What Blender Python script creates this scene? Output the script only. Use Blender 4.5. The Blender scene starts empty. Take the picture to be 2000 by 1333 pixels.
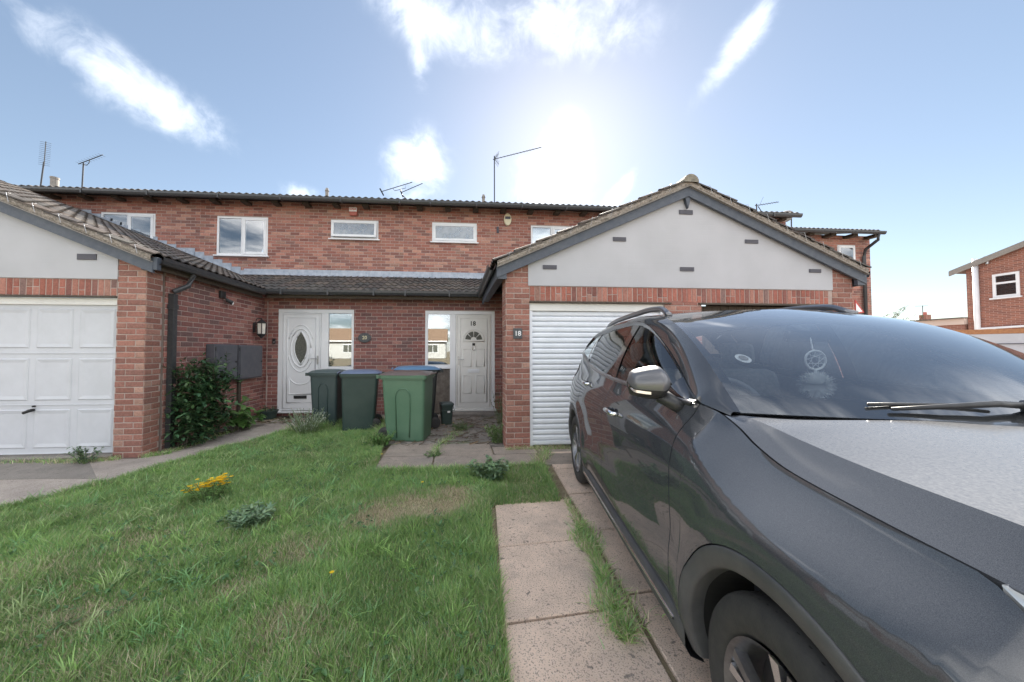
import bpy, bmesh, math, random
import numpy as np
from mathutils import Vector, Matrix
random.seed(7); np.random.seed(7)
R = math.radians
sc = bpy.context.scene
col = sc.collection
# ------------------------------------------------------------------ camera
cam_d = bpy.data.cameras.new('camera'); cam = bpy.data.objects.new('camera', cam_d); col.objects.link(cam)
cam_d.sensor_width = 36.0; cam_d.lens = 36.0*660/2000
cam_d.shift_x = (1000-943)/2000.0; cam_d.clip_start = 0.02; cam_d.clip_end = 3000
cam.location = (0, 0, 1.37); cam.rotation_euler = (R(90+1.606), 0, R(-4.58))
sc.camera = cam
# ------------------------------------------------------------------ world and sun
SUN_AZ = R(18.4)      # to the right of the +Y axis
SUN_EL = R(32.8)
sun_dir = Vector((math.sin(SUN_AZ)*math.cos(SUN_EL), math.cos(SUN_AZ)*math.cos(SUN_EL), math.sin(SUN_EL)))
w = bpy.data.worlds.new('World'); sc.world = w; w.use_nodes = True
nt = w.node_tree; nt.nodes.clear()
def wn(t, **k):
    n = nt.nodes.new(t)
    for a, b in k.items(): setattr(n, a, b)
    return n
def wl(a, b): nt.links.new(a, b)
def wmath(op, a, b=None, c=None, clamp=False):
    n = wn('ShaderNodeMath', operation=op, use_clamp=clamp)
    for i, v in enumerate((a, b, c)):
        if v is None: continue
        if isinstance(v, (int, float)): n.inputs[i].default_value = v
        else: wl(v, n.inputs[i])
    return n.outputs[0]
sky = wn('ShaderNodeTexSky'); sky.sky_type = 'NISHITA'; sky.sun_disc = False
sky.sun_elevation = SUN_EL; sky.sun_rotation = SUN_AZ
sky.altitude = 300; sky.air_density = 1.0; sky.dust_density = 0.28; sky.ozone_density = 1.0
SKY_STRENGTH = 0.06
tc = wn('ShaderNodeTexCoord'); gen = tc.outputs['Generated']
sep = wn('ShaderNodeSeparateXYZ'); wl(gen, sep.inputs[0])
# clouds live on a flat layer high over the ground
zc = wmath('MAXIMUM', sep.outputs[2], 0.02)
den = wmath('ADD', zc, 0.12)
cu = wmath('DIVIDE', sep.outputs[0], den); cv = wmath('DIVIDE', sep.outputs[1], den)
comb = wn('ShaderNodeCombineXYZ'); wl(cu, comb.inputs[0]); wl(cv, comb.inputs[1])
def wnoise(vec, scale, detail, rough, dist=0.0):
    n = wn('ShaderNodeTexNoise'); n.inputs['Scale'].default_value = scale; n.inputs['Detail'].default_value = detail
    n.inputs['Roughness'].default_value = rough; n.inputs['Distortion'].default_value = dist
    wl(vec, n.inputs['Vector']); return n.outputs['Fac']
n_big = wnoise(comb.outputs[0], 1.15, 6, 0.6, 0.3)
n_fine = wnoise(gen, 11.0, 9, 0.62, 0.5)
n_mid = wnoise(gen, 4.0, 6, 0.6, 0.6)
# clouds the photograph shows, plus a blob painting the sun's white glow, each an ellipse of directions (azimuth and elevation in degrees)
CLOUDS = [(-42.5,28.8,9.5,2.6,-12,1.15),(-6.5,28.5,5.0,4.2,15,1.15),(15.5,26.0,5.5,4.5,0,1.35),(18.6,31.8,2.8,2.6,0,1.6),(-2.0,45.0,12,3.2,-8,0.95),(20.0,44.0,12,3.6,-14,0.85),(-6.3,40.5,1.6,3.5,10,0.75),(43.0,36.5,6.0,1.6,38,1.0),(26.5,23.3,3.6,1.0,45,1.1),(-24,22.4,2.6,1.2,0,0.8)]
az = wmath('MULTIPLY', wmath('ARCTAN2', sep.outputs[0], sep.outputs[1]), 180/math.pi)
el = wmath('MULTIPLY', wmath('ARCSINE', sep.outputs[2]), 180/math.pi)
acc = None
for (a0, e0, ra, re_, rot, amp) in CLOUDS:
    da = wmath('SUBTRACT', az, a0); de = wmath('SUBTRACT', el, e0)
    c_, s_ = math.cos(R(rot)), math.sin(R(rot))
    p = wmath('DIVIDE', wmath('ADD', wmath('MULTIPLY', da, c_), wmath('MULTIPLY', de, s_)), ra)
    q = wmath('DIVIDE', wmath('SUBTRACT', wmath('MULTIPLY', de, c_), wmath('MULTIPLY', da, s_)), re_)
    d2 = wmath('ADD', wmath('MULTIPLY', p, p), wmath('MULTIPLY', q, q))
    g = wmath('MULTIPLY', wmath('EXPONENT', wmath('MULTIPLY', d2, -1.0)), amp)
    acc = g if acc is None else wmath('ADD', acc, g)
# denser bright clouds added out of view to light the shaded fronts
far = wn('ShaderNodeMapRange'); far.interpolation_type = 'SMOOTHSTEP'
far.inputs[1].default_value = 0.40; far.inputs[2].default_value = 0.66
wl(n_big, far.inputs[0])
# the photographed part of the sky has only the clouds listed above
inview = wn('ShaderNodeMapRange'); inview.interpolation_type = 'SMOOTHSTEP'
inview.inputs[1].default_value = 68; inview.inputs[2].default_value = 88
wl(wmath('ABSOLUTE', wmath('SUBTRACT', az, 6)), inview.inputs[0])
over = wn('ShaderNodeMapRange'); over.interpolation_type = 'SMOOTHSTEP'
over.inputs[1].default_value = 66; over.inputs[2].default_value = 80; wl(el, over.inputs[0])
fill_clouds = wmath('MULTIPLY', far.outputs[0], wmath('MAXIMUM', inview.outputs[0], over.outputs[0]))
wisp = wmath('ADD', wmath('MULTIPLY', wmath('SUBTRACT', n_fine, 0.5), 3.0), wmath('MULTIPLY', wmath('SUBTRACT', n_mid, 0.5), 2.6))
shape = wmath('ADD', acc, wmath('MULTIPLY', wisp, wmath('MINIMUM', wmath('MULTIPLY', acc, 1.6), 0.75)))
msk = wn('ShaderNodeMapRange'); msk.interpolation_type = 'SMOOTHSTEP'
msk.inputs[1].default_value = 0.10; msk.inputs[2].default_value = 1.5; wl(shape, msk.inputs[0])
mask = wmath('MAXIMUM', wmath('MULTIPLY', msk.outputs[0], 0.24), wmath('MULTIPLY', fill_clouds, 0.85), clamp=True)
hsv = wn('ShaderNodeHueSaturation'); hsv.inputs['Saturation'].default_value = 1.0; hsv.inputs['Value'].default_value = 1.0
gam = wn('ShaderNodeGamma'); gam.inputs['Gamma'].default_value = 0.74; wl(sky.outputs[0], gam.inputs['Color']); wl(gam.outputs[0], hsv.inputs['Color'])
bg_sky = wn('ShaderNodeBackground'); wl(hsv.outputs[0], bg_sky.inputs[0]); bg_sky.inputs[1].default_value = SKY_STRENGTH
bg_cl = wn('ShaderNodeBackground'); bg_cl.inputs[0].default_value = (1.0, 0.985, 0.965, 1)
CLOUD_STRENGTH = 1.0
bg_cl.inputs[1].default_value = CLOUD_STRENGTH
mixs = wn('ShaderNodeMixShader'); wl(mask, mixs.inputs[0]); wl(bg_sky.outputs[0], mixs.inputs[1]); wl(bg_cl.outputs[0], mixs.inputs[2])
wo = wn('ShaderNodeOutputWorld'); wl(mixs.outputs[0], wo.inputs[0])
sun_d = bpy.data.lights.new('sun', 'SUN'); sun_d.energy = 5.0; sun_d.angle = R(0.53); sun_d.color = (1.0, 0.93, 0.82)
sun = bpy.data.objects.new('sun', sun_d); col.objects.link(sun)
sun.rotation_euler = (-sun_dir).to_track_quat('-Z', 'Y').to_euler()
vs = sc.view_settings; vs.view_transform = 'Standard'; vs.look = 'None'; vs.exposure = 2.13; vs.gamma = 1.0
vs.use_curve_mapping = False
# ------------------------------------------------------------------ helpers
class MB:
    """collects geometry for ONE mesh object"""
    def __init__(s): s.v = []; s.f = []; s.c = []; s.cur = None; s.m = []; s.mi = 0
    def vert(s, p): s.v.append(tuple(p)); return len(s.v)-1
    def face(s, ids):
        s.f.append(tuple(ids)); s.c.append(s.cur); s.m.append(s.mi)
    def quad(s, a, b, c, d):
        i = len(s.v); s.v += [tuple(a), tuple(b), tuple(c), tuple(d)]; s.face((i, i+1, i+2, i+3)); return s
    def poly(s, pts):
        i = len(s.v); s.v += [tuple(p) for p in pts]; s.face(range(i, i+len(pts))); return s
    def box(s, x0, x1, y0, y1, z0, z1):
        i = len(s.v)
        s.v += [(x0,y0,z0),(x1,y0,z0),(x1,y1,z0),(x0,y1,z0),(x0,y0,z1),(x1,y0,z1),(x1,y1,z1),(x0,y1,z1)]
        for f in ((0,3,2,1),(4,5,6,7),(0,1,5,4),(1,2,6,5),(2,3,7,6),(3,0,4,7)): s.face([i+k for k in f])
        return s
    def obox(s, o, u, vv, n, a0, a1, b0, b1, c0, c1):
        """box along axes u, vv, n from origin o"""
        o, u, vv, n = map(Vector, (o, u, vv, n)); i = len(s.v)
        for c in (c0, c1):
            for (a, b) in ((a0,b0),(a1,b0),(a1,b1),(a0,b1)): s.v.append(tuple(o+u*a+vv*b+n*c))
        fl = ((0,3,2,1),(4,5,6,7),(0,1,5,4),(1,2,6,5),(2,3,7,6),(3,0,4,7))
        if u.cross(vv).dot(n) < 0: fl = tuple(tuple(reversed(f)) for f in fl)
        for f in fl: s.face([i+k for k in f])
        return s
    def prism(s, pts, d):
        """extrude polygon pts (3d) by vector d, capped"""
        d = Vector(d); i = len(s.v); n = len(pts); pts = [Vector(p) for p in pts]
        nrm = Vector((0,0,0))
        for k in range(n): nrm += pts[k].cross(pts[(k+1) % n])
        if nrm.dot(d) > 0: pts = pts[::-1]
        s.v += [tuple(p) for p in pts] + [tuple(p+d) for p in pts]
        s.face(range(i, i+n)); s.face(range(i+2*n-1, i+n-1, -1))
        for k in range(n):
            j = (k+1) % n; s.face((i+j, i+k, i+n+k, i+n+j))
        return s
    def tube(s, pts, r, n=8, cap=True):
        pts = [Vector(p) for p in pts]; rr = r if isinstance(r, (list, tuple)) else [r]*len(pts)
        rings = []
        for k, p in enumerate(pts):
            t = (pts[min(k+1, len(pts)-1)] - pts[max(k-1, 0)]).normalized()
            a = Vector((0,0,1)) if abs(t.z) < .9 else Vector((1,0,0))
            x = t.cross(a).normalized(); y = t.cross(x).normalized(); ring = []
            for q in range(n):
                an = 2*math.pi*q/n; ring.append(s.vert(p + (x*math.cos(an)+y*math.sin(an))*rr[k]))
            rings.append(ring)
        for A, B in zip(rings, rings[1:]):
            for q in range(n): s.face((A[q], B[q], B[(q+1) % n], A[(q+1) % n]))
        if cap: s.face(rings[0]); s.face(rings[-1][::-1])
        return s
    def lathe(s, prof, n=24, o=(0,0,0), ax='Z'):
        """prof: list of (r, z)"""
        o = Vector(o); rings = []
        def P(r, z, an):
            c, d = r*math.cos(an), r*math.sin(an)
            return o + (Vector((c, d, z)) if ax == 'Z' else Vector((c, z, d)) if ax == 'Y' else Vector((z, c, d)))
        for (r, z) in prof: rings.append([s.vert(P(r, z, 2*math.pi*q/n)) for q in range(n)])
        for A, B in zip(rings, rings[1:]):
            for q in range(n): s.face((A[q], A[(q+1) % n], B[(q+1) % n], B[q]))
        return s
    def grid(s, P, flip=False):
        """P: 2d list of points"""
        ids = [[s.vert(p) for p in row] for row in P]
        for a in range(len(P)-1):
            for b in range(len(P[0])-1):
                f = (ids[a][b], ids[a+1][b], ids[a+1][b+1], ids[a][b+1])
                s.face(f[::-1] if flip else f)
        return s
    def mesh(s, name, mat=None, smooth=False, colors=False):
        me = bpy.data.meshes.new(name); me.from_pydata(s.v, [], s.f); 
        mats = mat if isinstance(mat, (list, tuple)) else [mat]
        for m in mats:
            if m: me.materials.append(M[m] if isinstance(m, str) else m)
        if len(mats) > 1: me.polygons.foreach_set('material_index', s.m)
        if colors:
            at = me.color_attributes.new('Col', 'FLOAT_COLOR', 'CORNER'); buf = []
            for f, c in zip(s.f, s.c):
                c = c or (.5, .5, .5)
                for _ in f: buf += [c[0], c[1], c[2], 1]
            at.data.foreach_set('color', buf)
        if smooth: me.polygons.foreach_set('use_smooth', [True]*len(me.polygons))
        me.update(); return me
    def build(s, name, mat=None, parent=None, smooth=False, colors=False, weld=False, bevel=0, subsurf=0):
        me = s.mesh(name, mat, smooth, colors)
        if weld:
            bm = bmesh.new(); bm.from_mesh(me); bmesh.ops.remove_doubles(bm, verts=bm.verts, dist=1e-4)
            bmesh.ops.recalc_face_normals(bm, faces=bm.faces); bm.to_mesh(me); bm.free()
        ob = link(name, me, parent)
        if bevel:
            md = ob.modifiers.new('bevel', 'BEVEL'); md.width = bevel; md.segments = 2; md.limit_method = 'ANGLE'; md.angle_limit = R(40)
        if subsurf:
            md = ob.modifiers.new('sub', 'SUBSURF'); md.levels = subsurf; md.render_levels = subsurf
        return ob
def link(name, data, parent=None):
    ob = bpy.data.objects.new(name, data); col.objects.link(ob)
    if parent: ob.parent = parent
    return ob
def tag(o, label=None, cat=None, group=None, kind=None):
    if label: o['label'] = label
    if cat: o['category'] = cat
    if group: o['group'] = group
    if kind: o['kind'] = kind
    return o
def thing(name, label, cat, loc=(0,0,0), rz=0, group=None):
    o = link(name, None); o.location = loc; o.rotation_euler = (0, 0, rz); o.empty_display_size = .2
    return tag(o, label, cat, group)
def text_mesh(name, txt, size, mat, loc, rot, parent, depth=.002, bold=0.0, align='CENTER'):
    cu = bpy.data.curves.new(name, 'FONT'); cu.body = txt; cu.size = size; cu.extrude = depth; cu.offset = bold
    cu.align_x = align; cu.align_y = 'CENTER'
    tmp = bpy.data.objects.new('tmp', cu); col.objects.link(tmp)
    bpy.context.view_layer.update()
    me = bpy.data.meshes.new_from_object(tmp.evaluated_get(bpy.context.evaluated_depsgraph_get()))
    bpy.data.objects.remove(tmp); me.materials.clear(); me.materials.append(M[mat])
    o = link(name, me, parent); o.location = loc; o.rotation_euler = rot; return o
# ------------------------------------------------------------------ materials
M = {}
def nmat(name):
    m = bpy.data.materials.new(name); m.use_nodes = True; M[name] = m
    t = m.node_tree; b = t.nodes['Principled BSDF']; return m, t, b
def N(t, ty, **k):
    n = t.nodes.new(ty)
    for a, b in k.items(): setattr(n, a, b)
    return n
def mat(name, c, rough=.6, metal=0, c2=None, scale=20, bump=0, bscale=None, coat=0, detail=5, obj=False, spec=None, lo=.35, hi=.65, island=0):
    """principled with a noise mix between two colours and a noise bump"""
    m, t, b = nmat(name)
    b.inputs['Base Color'].default_value = (*c, 1); b.inputs['Roughness'].default_value = rough; b.inputs['Metallic'].default_value = metal
    if coat: b.inputs['Coat Weight'].default_value = coat; b.inputs['Coat Roughness'].default_value = .05
    if spec is not None: b.inputs['Specular IOR Level'].default_value = spec
    ct = N(t, 'ShaderNodeTexCoord'); vec = ct.outputs['Object']
    if not obj:
        g = N(t, 'ShaderNodeNewGeometry'); vec = g.outputs['Position']
    if c2 is not None:
        n = N(t, 'ShaderNodeTexNoise'); n.inputs['Scale'].default_value = scale; n.inputs['Detail'].default_value = detail; n.inputs['Roughness'].default_value = .65
        t.links.new(vec, n.inputs['Vector'])
        rp = N(t, 'ShaderNodeMapRange'); rp.inputs[1].default_value = lo; rp.inputs[2].default_value = hi; t.links.new(n.outputs['Fac'], rp.inputs[0])
        mx = N(t, 'ShaderNodeMix', data_type='RGBA'); mx.inputs[6].default_value = (*c, 1); mx.inputs[7].default_value = (*c2, 1)
        t.links.new(rp.outputs[0], mx.inputs[0]); outc = mx.outputs[2]
        if island:
            gi = N(t, 'ShaderNodeNewGeometry'); hs = N(t, 'ShaderNodeHueSaturation')
            ma = N(t, 'ShaderNodeMapRange'); ma.inputs[3].default_value = 1-island; ma.inputs[4].default_value = 1+island
            t.links.new(gi.outputs['Random Per Island'], ma.inputs[0]); t.links.new(ma.outputs[0], hs.inputs['Value']); t.links.new(outc, hs.inputs['Color']); outc = hs.outputs[0]
        t.links.new(outc, b.inputs['Base Color'])
    if bump:
        n2 = N(t, 'ShaderNodeTexNoise'); n2.inputs['Scale'].default_value = bscale or scale*4; n2.inputs['Detail'].default_value = 4
        t.links.new(vec, n2.inputs['Vector'])
        bp = N(t, 'ShaderNodeBump'); bp.inputs['Strength'].default_value = bump; bp.inputs['Distance'].default_value = .01
        t.links.new(n2.outputs['Fac'], bp.inputs['Height']); t.links.new(bp.outputs[0], b.inputs['Normal'])
    return m
def colmat(name, rough=.85, var=.35, scale=60, bump=.4, bscale=250, gain=1.0, spots=None):
    """base colour from the mesh colour attribute, mottled by noise"""
    m, t, b = nmat(name); b.inputs['Roughness'].default_value = rough
    a = N(t, 'ShaderNodeAttribute'); a.attribute_name = 'Col'
    g = N(t, 'ShaderNodeNewGeometry')
    n = N(t, 'ShaderNodeTexNoise'); n.inputs['Scale'].default_value = scale; n.inputs['Detail'].default_value = 6; n.inputs['Roughness'].default_value = .7
    t.links.new(g.outputs['Position'], n.inputs['Vector'])
    mr = N(t, 'ShaderNodeMapRange'); mr.inputs[1].default_value = .3; mr.inputs[2].default_value = .7; mr.inputs[3].default_value = gain*(1-var); mr.inputs[4].default_value = gain*(1+var)
    t.links.new(n.outputs['Fac'], mr.inputs[0])
    mu = N(t, 'ShaderNodeVectorMath', operation='SCALE'); t.links.new(a.outputs['Color'], mu.inputs[0]); t.links.new(mr.outputs[0], mu.inputs['Scale'])
    out = mu.outputs[0]
    if spots:      # pale lichen or bloom patches: (colour, scale, lo, hi)
        n3 = N(t, 'ShaderNodeTexNoise'); n3.inputs['Scale'].default_value = spots[1]; n3.inputs['Detail'].default_value = 8; n3.inputs['Roughness'].default_value = .7
        t.links.new(g.outputs['Position'], n3.inputs['Vector'])
        r3 = N(t, 'ShaderNodeMapRange'); r3.inputs[1].default_value = spots[2]; r3.inputs[2].default_value = spots[3]; r3.inputs[4].default_value = spots[4] if len(spots) > 4 else .8
        t.links.new(n3.outputs['Fac'], r3.inputs[0])
        mx = N(t, 'ShaderNodeMix', data_type='RGBA'); t.links.new(r3.outputs[0], mx.inputs[0]); t.links.new(out, mx.inputs[6]); mx.inputs[7].default_value = (*spots[0], 1); out = mx.outputs[2]
    t.links.new(out, b.inputs['Base Color'])
    if bump:
        n2 = N(t, 'ShaderNodeTexNoise'); n2.inputs['Scale'].default_value = bscale; n2.inputs['Detail'].default_value = 3
        t.links.new(g.outputs['Position'], n2.inputs['Vector'])
        bp = N(t, 'ShaderNodeBump'); bp.inputs['Strength'].default_value = bump; bp.inputs['Distance'].default_value = .004
        t.links.new(n2.outputs['Fac'], bp.inputs['Height']); t.links.new(bp.outputs[0], b.inputs['Normal'])
    return m
def glassmat(name, tint=(.8,.9,.92), ior=1.5, rough=0.0, boost=1.0, add=0.0, dust=0.0):
    m, t, b = nmat(name); t.nodes.remove(b); o = t.nodes['Material Output']
    tr = N(t, 'ShaderNodeBsdfTransparent'); tr.inputs[0].default_value = (*tint, 1)
    gl = N(t, 'ShaderNodeBsdfGlossy'); gl.inputs['Roughness'].default_value = rough; gl.inputs['Color'].default_value = (.95,.97,1,1)
    fr = N(t, 'ShaderNodeFresnel'); fr.inputs['IOR'].default_value = ior
    ma = N(t, 'ShaderNodeMath', operation='MULTIPLY_ADD', use_clamp=True); ma.inputs[1].default_value = boost; ma.inputs[2].default_value = add
    t.links.new(fr.outputs[0], ma.inputs[0])
    mx = N(t, 'ShaderNodeMixShader'); t.links.new(ma.outputs[0], mx.inputs[0]); t.links.new(tr.outputs[0], mx.inputs[1]); t.links.new(gl.outputs[0], mx.inputs[2])
    out = mx.outputs[0]
    if dust:      # fine film of dust on the glass
        df = N(t, 'ShaderNodeBsdfDiffuse'); df.inputs['Color'].default_value = (.75,.76,.76,1); g = N(t, 'ShaderNodeNewGeometry')
        n = N(t, 'ShaderNodeTexNoise'); n.inputs['Scale'].default_value = 6; n.inputs['Detail'].default_value = 8; t.links.new(g.outputs['Position'], n.inputs['Vector'])
        r_ = N(t, 'ShaderNodeMapRange'); r_.inputs[1].default_value = .25; r_.inputs[2].default_value = .8; r_.inputs[3].default_value = dust*.6; r_.inputs[4].default_value = dust*1.5; t.links.new(n.outputs['Fac'], r_.inputs[0])
        m2 = N(t, 'ShaderNodeMixShader'); t.links.new(r_.outputs[0], m2.inputs[0]); t.links.new(out, m2.inputs[1]); t.links.new(df.outputs[0], m2.inputs[2]); out = m2.outputs[0]
    t.links.new(out, o.inputs['Surface']); return m
BRICK_SPOTS = ((.50,.40,.34), 2.3, .60, .82, .35)
colmat('brick', rough=.9, var=.28, scale=45, bump=.5, bscale=260, spots=BRICK_SPOTS)
mat('mortar', (.45,.355,.315), .95, c2=(.36,.285,.255), scale=14, bump=.5, bscale=400)
colmat('tile', rough=.8, var=.4, scale=18, bump=.6, bscale=220, spots=((.24,.21,.17), 5.0, .58, .72, .55))
mat('roof_felt', (.02,.02,.02), .9)
mat('verge_mortar', (.42,.37,.32), .95, c2=(.17,.15,.13), scale=45, bump=1.0, bscale=160)
mat('undercloak', (.30,.28,.26), .9, c2=(.22,.2,.18), scale=30)
mat('bargeboard', (.060,.072,.095), .55, c2=(.085,.098,.12), scale=14, bump=.25, bscale=60)
mat('gutter_black', (.035,.038,.044), .35, c2=(.06,.06,.062), scale=30)
mat('timber_dark', (.05,.038,.03), .8, c2=(.09,.07,.05), scale=30)
mat('lead', (.30,.34,.40), .55, metal=.35, c2=(.44,.47,.52), scale=9, bump=.3, bscale=30)
mat('upvc', (.80,.81,.83), .32, c2=(.74,.75,.77), scale=2.5)
mat('upvc_warm', (.78,.77,.74), .34, c2=(.70,.69,.66), scale=2.5)
mat('garage_white', (.56,.575,.615), .42, c2=(.51,.525,.56), scale=3, bump=.04, bscale=30)
mat('shutter_white', (.78,.81,.86), .38, c2=(.70,.73,.78), scale=4)
mat('gable_white', (.80,.80,.81), .7, c2=(.72,.72,.73), scale=3.0, bump=.22, bscale=35)
mat('vent_grey', (.10,.10,.12), .7)
mat('seal_black', (.012,.012,.013), .5)
mat('door_glass_dark', (.05,.055,.05), .15, c2=(.16,.16,.13), scale=60, bump=.9, bscale=120)
mat('chrome', (.78,.79,.80), .12, metal=1)
mat('steel_dull', (.45,.45,.46), .35, metal=1)
mat('black_plastic', (.02,.021,.023), .4, c2=(.035,.035,.037), scale=40)
mat('meter_box', (.070,.072,.088), .45, c2=(.095,.095,.11), scale=8)
mat('slate', (.05,.055,.06), .5, c2=(.09,.095,.10), scale=40)
mat('paint_white', (.85,.85,.85), .5)
mat('paint_cream', (.70,.64,.46), .5)
mat('paint_gold', (.62,.56,.36), .4)
mat('paint_red', (.55,.06,.05), .45)
mat('alarm_red', (.42,.12,.09), .5)
mat('blind', (.62,.68,.76), .9, c2=(.55,.61,.69), scale=3)
mat('blind_white', (.75,.76,.78), .9)
mat('room_dark', (.05,.05,.055), .9)
mat('timber_grey', (.22,.19,.16), .85, c2=(.12,.10,.085), scale=8, bump=.4, bscale=40)
mat('concrete', (.43,.375,.33), .92, c2=(.31,.27,.24), scale=3.2, bump=.5, bscale=120, detail=9)
mat('concrete_dark', (.27,.245,.22), .95, c2=(.18,.165,.15), scale=4.5, bump=.6, bscale=120, detail=9)
mat('soil', (.15,.115,.075), .98, c2=(.26,.22,.14), scale=9, bump=1, bscale=60, detail=8)
mat('asphalt', (.055,.055,.058), .9, c2=(.08,.08,.082), scale=60, bump=.5, bscale=200)
glassmat('window_glass', (.82,.88,.90), ior=1.9, boost=1.0, add=.12)
glassmat('obscure_glass', (.74,.80,.84), ior=1.8, rough=.12, add=.08, dust=.28)
glassmat('car_glass', (.72,.80,.80), ior=1.55, boost=1.0)
glassmat('screen_glass', (.88,.94,.96), ior=1.55, boost=1.1, add=.15, dust=.03)

# ------------------------------------------------------------------ ground, paths, paving
rng = random.Random(11)
def plain(name, m, mat_, kind='structure', **k):
    o = m.build(name, mat_, **k); o['kind'] = kind; return o
GZ = -0.012
m = MB(); m.quad((-400,-400,GZ-.03),(400,-400,GZ-.03),(400,400,GZ-.03),(-400,400,GZ-.03))
plain('ground', m, 'soil')
# road and pavement behind the camera
m = MB(); m.quad((-120,-14,GZ+.002),(120,-14,GZ+.002),(120,-7.0,GZ+.002),(-120,-7.0,GZ+.002)); plain('road', m, 'asphalt')
m = MB(); m.box(-120,120,-7.0,-6.87,-.1,.075); plain('kerb', m, 'concrete')
m = MB(); m.box(-120,120,-6.87,-5.0,-.1,.065); plain('footpath', m, 'concrete')
# concrete in front of the left garage and the path to the door
def sheet(name, pts, z, mat_, th=.06):
    m = MB(); m.prism([(x, y, z-th) for x, y in pts], (0,0,th)); return plain(name, m, mat_)
path = sheet('concrete_path', [(-4.55,4.62),(-4.32,4.64),(-4.0,4.62),(-3.80,4.77),(-3.74,6.3),(-3.78,7.0),(-2.2,7.1),(-1.9,6.72),(-2.2,6.32),(-2.75,5.97),(-3.13,5.15),(-3.40,4.2),(-3.62,3.75),(-3.80,3.95)], .012, 'concrete')
sheet('garage_apron', [(-9.6,4.62),(-9.6,4.0),(-4.42,4.0),(-3.83,3.95),(-3.80,4.3),(-4.1,4.62)], .008, 'concrete_dark')
sheet('shared_drive', [(-9.6,4.05),(-9.6,-5.0),(-6.2,-5.0),(-5.6,0.8),(-4.65,2.4),(-3.90,3.2),(-3.65,3.6),(-3.60,4.02),(-4.43,4.05)], .004, 'concrete')
sheet('garage_threshold', [(-6.45,4.60),(-6.45,5.2),(-4.34,5.2),(-4.34,4.60)], .045, 'concrete_dark')
# thin green lines of moss in the cracks of the concrete
# doorway yard in front of number 18
sheet('forecourt', [(6.9,-5),(60,-5),(60,30),(14.5,30),(13.6,9.8),(6.9,9.8)], -.004, 'concrete_dark')
yard = sheet('door_yard', [(-1.25,5.1),(-.2,4.98),(.5,4.92),(1.05,4.7),(1.06,7.36),(-1.9,7.36),(-1.9,6.2)], .006, 'concrete_dark')
sheet('door_step', [(-.14,7.0),(.9,7.0),(.9,7.38),(-.14,7.38)], .055, 'concrete_dark', .08)
# paving slabs, each its own piece
mat('slab_pink', (.72,.555,.44), .92, c2=(.59,.455,.36), scale=5, bump=.55, bscale=180, detail=10, obj=False)
mat('slab_grey', (.33,.275,.23), .93, c2=(.23,.195,.165), scale=5, bump=.65, bscale=180, detail=10)
def speckle(name):
    m_ = M[name]; t = m_.node_tree; b = t.nodes['Principled BSDF']; src = b.inputs['Base Color'].links[0].from_socket
    g = N(t, 'ShaderNodeNewGeometry')
    def layer(src, scale, lo, hi, colr, f):
        v = N(t, 'ShaderNodeTexNoise'); v.inputs['Scale'].default_value = scale; v.inputs['Detail'].default_value = 3; t.links.new(g.outputs['Position'], v.inputs['Vector'])
        r = N(t, 'ShaderNodeMapRange'); r.inputs[1].default_value = lo; r.inputs[2].default_value = hi; r.inputs[4].default_value = f; t.links.new(v.outputs['Fac'], r.inputs[0])
        x = N(t, 'ShaderNodeMix', data_type='RGBA'); t.links.new(r.outputs[0], x.inputs[0]); t.links.new(src, x.inputs[6]); x.inputs[7].default_value = (*colr, 1); return x.outputs[2]
    o = layer(src, 150, .54, .64, (.17,.145,.125), .8); o = layer(o, 26, .64, .70, (.12,.105,.09), .8); o = layer(o, 7, .60, .80, (.25,.215,.185), .45); o = layer(o, 260, .60, .68, (.58,.52,.46), .6); o = layer(o, 1.6, .5, .75, (.24,.22,.2), .5)
    t.links.new(o, b.inputs['Base Color'])
for q in ('slab_pink','slab_grey','concrete','concrete_dark'): speckle(q)
drive = sheet('driveway', [(.18,-5.0),(6.8,-5.0),(6.8,4.6),(1.06,4.66),(-.95,4.98),(-.95,3.86),(.98,3.90),(.92,3.06),(.27,3.0)], -.004, 'soil', .04)
drive['label'] = 'driveway of square concrete slabs beside the lawn'
U_ = Vector((.9958,.0915,0)); V_ = Vector((.085,.9964,0)); base0 = Vector((.243,1.70,0))
def slab(o, a0, a1, b0, b1, mat_, tilt=.004):
    m = MB(); g = .007; z = .018 + rng.uniform(-tilt, tilt)
    c = [(a0+g,b0+g),(a1-g,b0+g),(a1-g,b1-g),(a0+g,b1-g)]; e = .006
    top = [o+U_*a+V_*b+Vector((0,0,z+rng.uniform(-tilt,tilt)*.6)) for a, b in [(a0+g+e,b0+g+e),(a1-g-e,b0+g+e),(a1-g-e,b1-g-e),(a0+g+e,b1-g-e)]]
    mid = [o+U_*a+V_*b+Vector((0,0,z-.006)) for a, b in c]; bot = [p-Vector((0,0,.05)) for p in mid]
    i0 = [m.vert(p) for p in top]; i1 = [m.vert(p) for p in mid]; i2 = [m.vert(p) for p in bot]
    m.face(i0)
    for A, B in ((i0,i1),(i1,i2)):
        for k in range(4): m.face((A[(k+1)%4], A[k], B[k], B[(k+1)%4]))
    return m.build('paving_slab', mat_, drive)
W_ = .66
for ci in range(0, 9):
    for ri in range(-9, 6):
        a0 = -.01 + ci*.715 - (.0 if ci else 0); off = .055*ci + (.03 if ci % 2 else 0)
        b0 = ri*.655 + off
        p = base0+U_*(a0+.35)+V_*(b0+.33)
        if ci == 0 and ri > 1: continue
        if p.y > 3.5 and ci > 0 and p.y > 4.45: continue
        slab(base0, a0, a0+.70 if ci == 0 else a0+.712, b0, b0+.655, 'slab_pink' if (ci < 2 and rng.random() < .9) else rng.choice(('slab_pink','slab_grey')))
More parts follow.
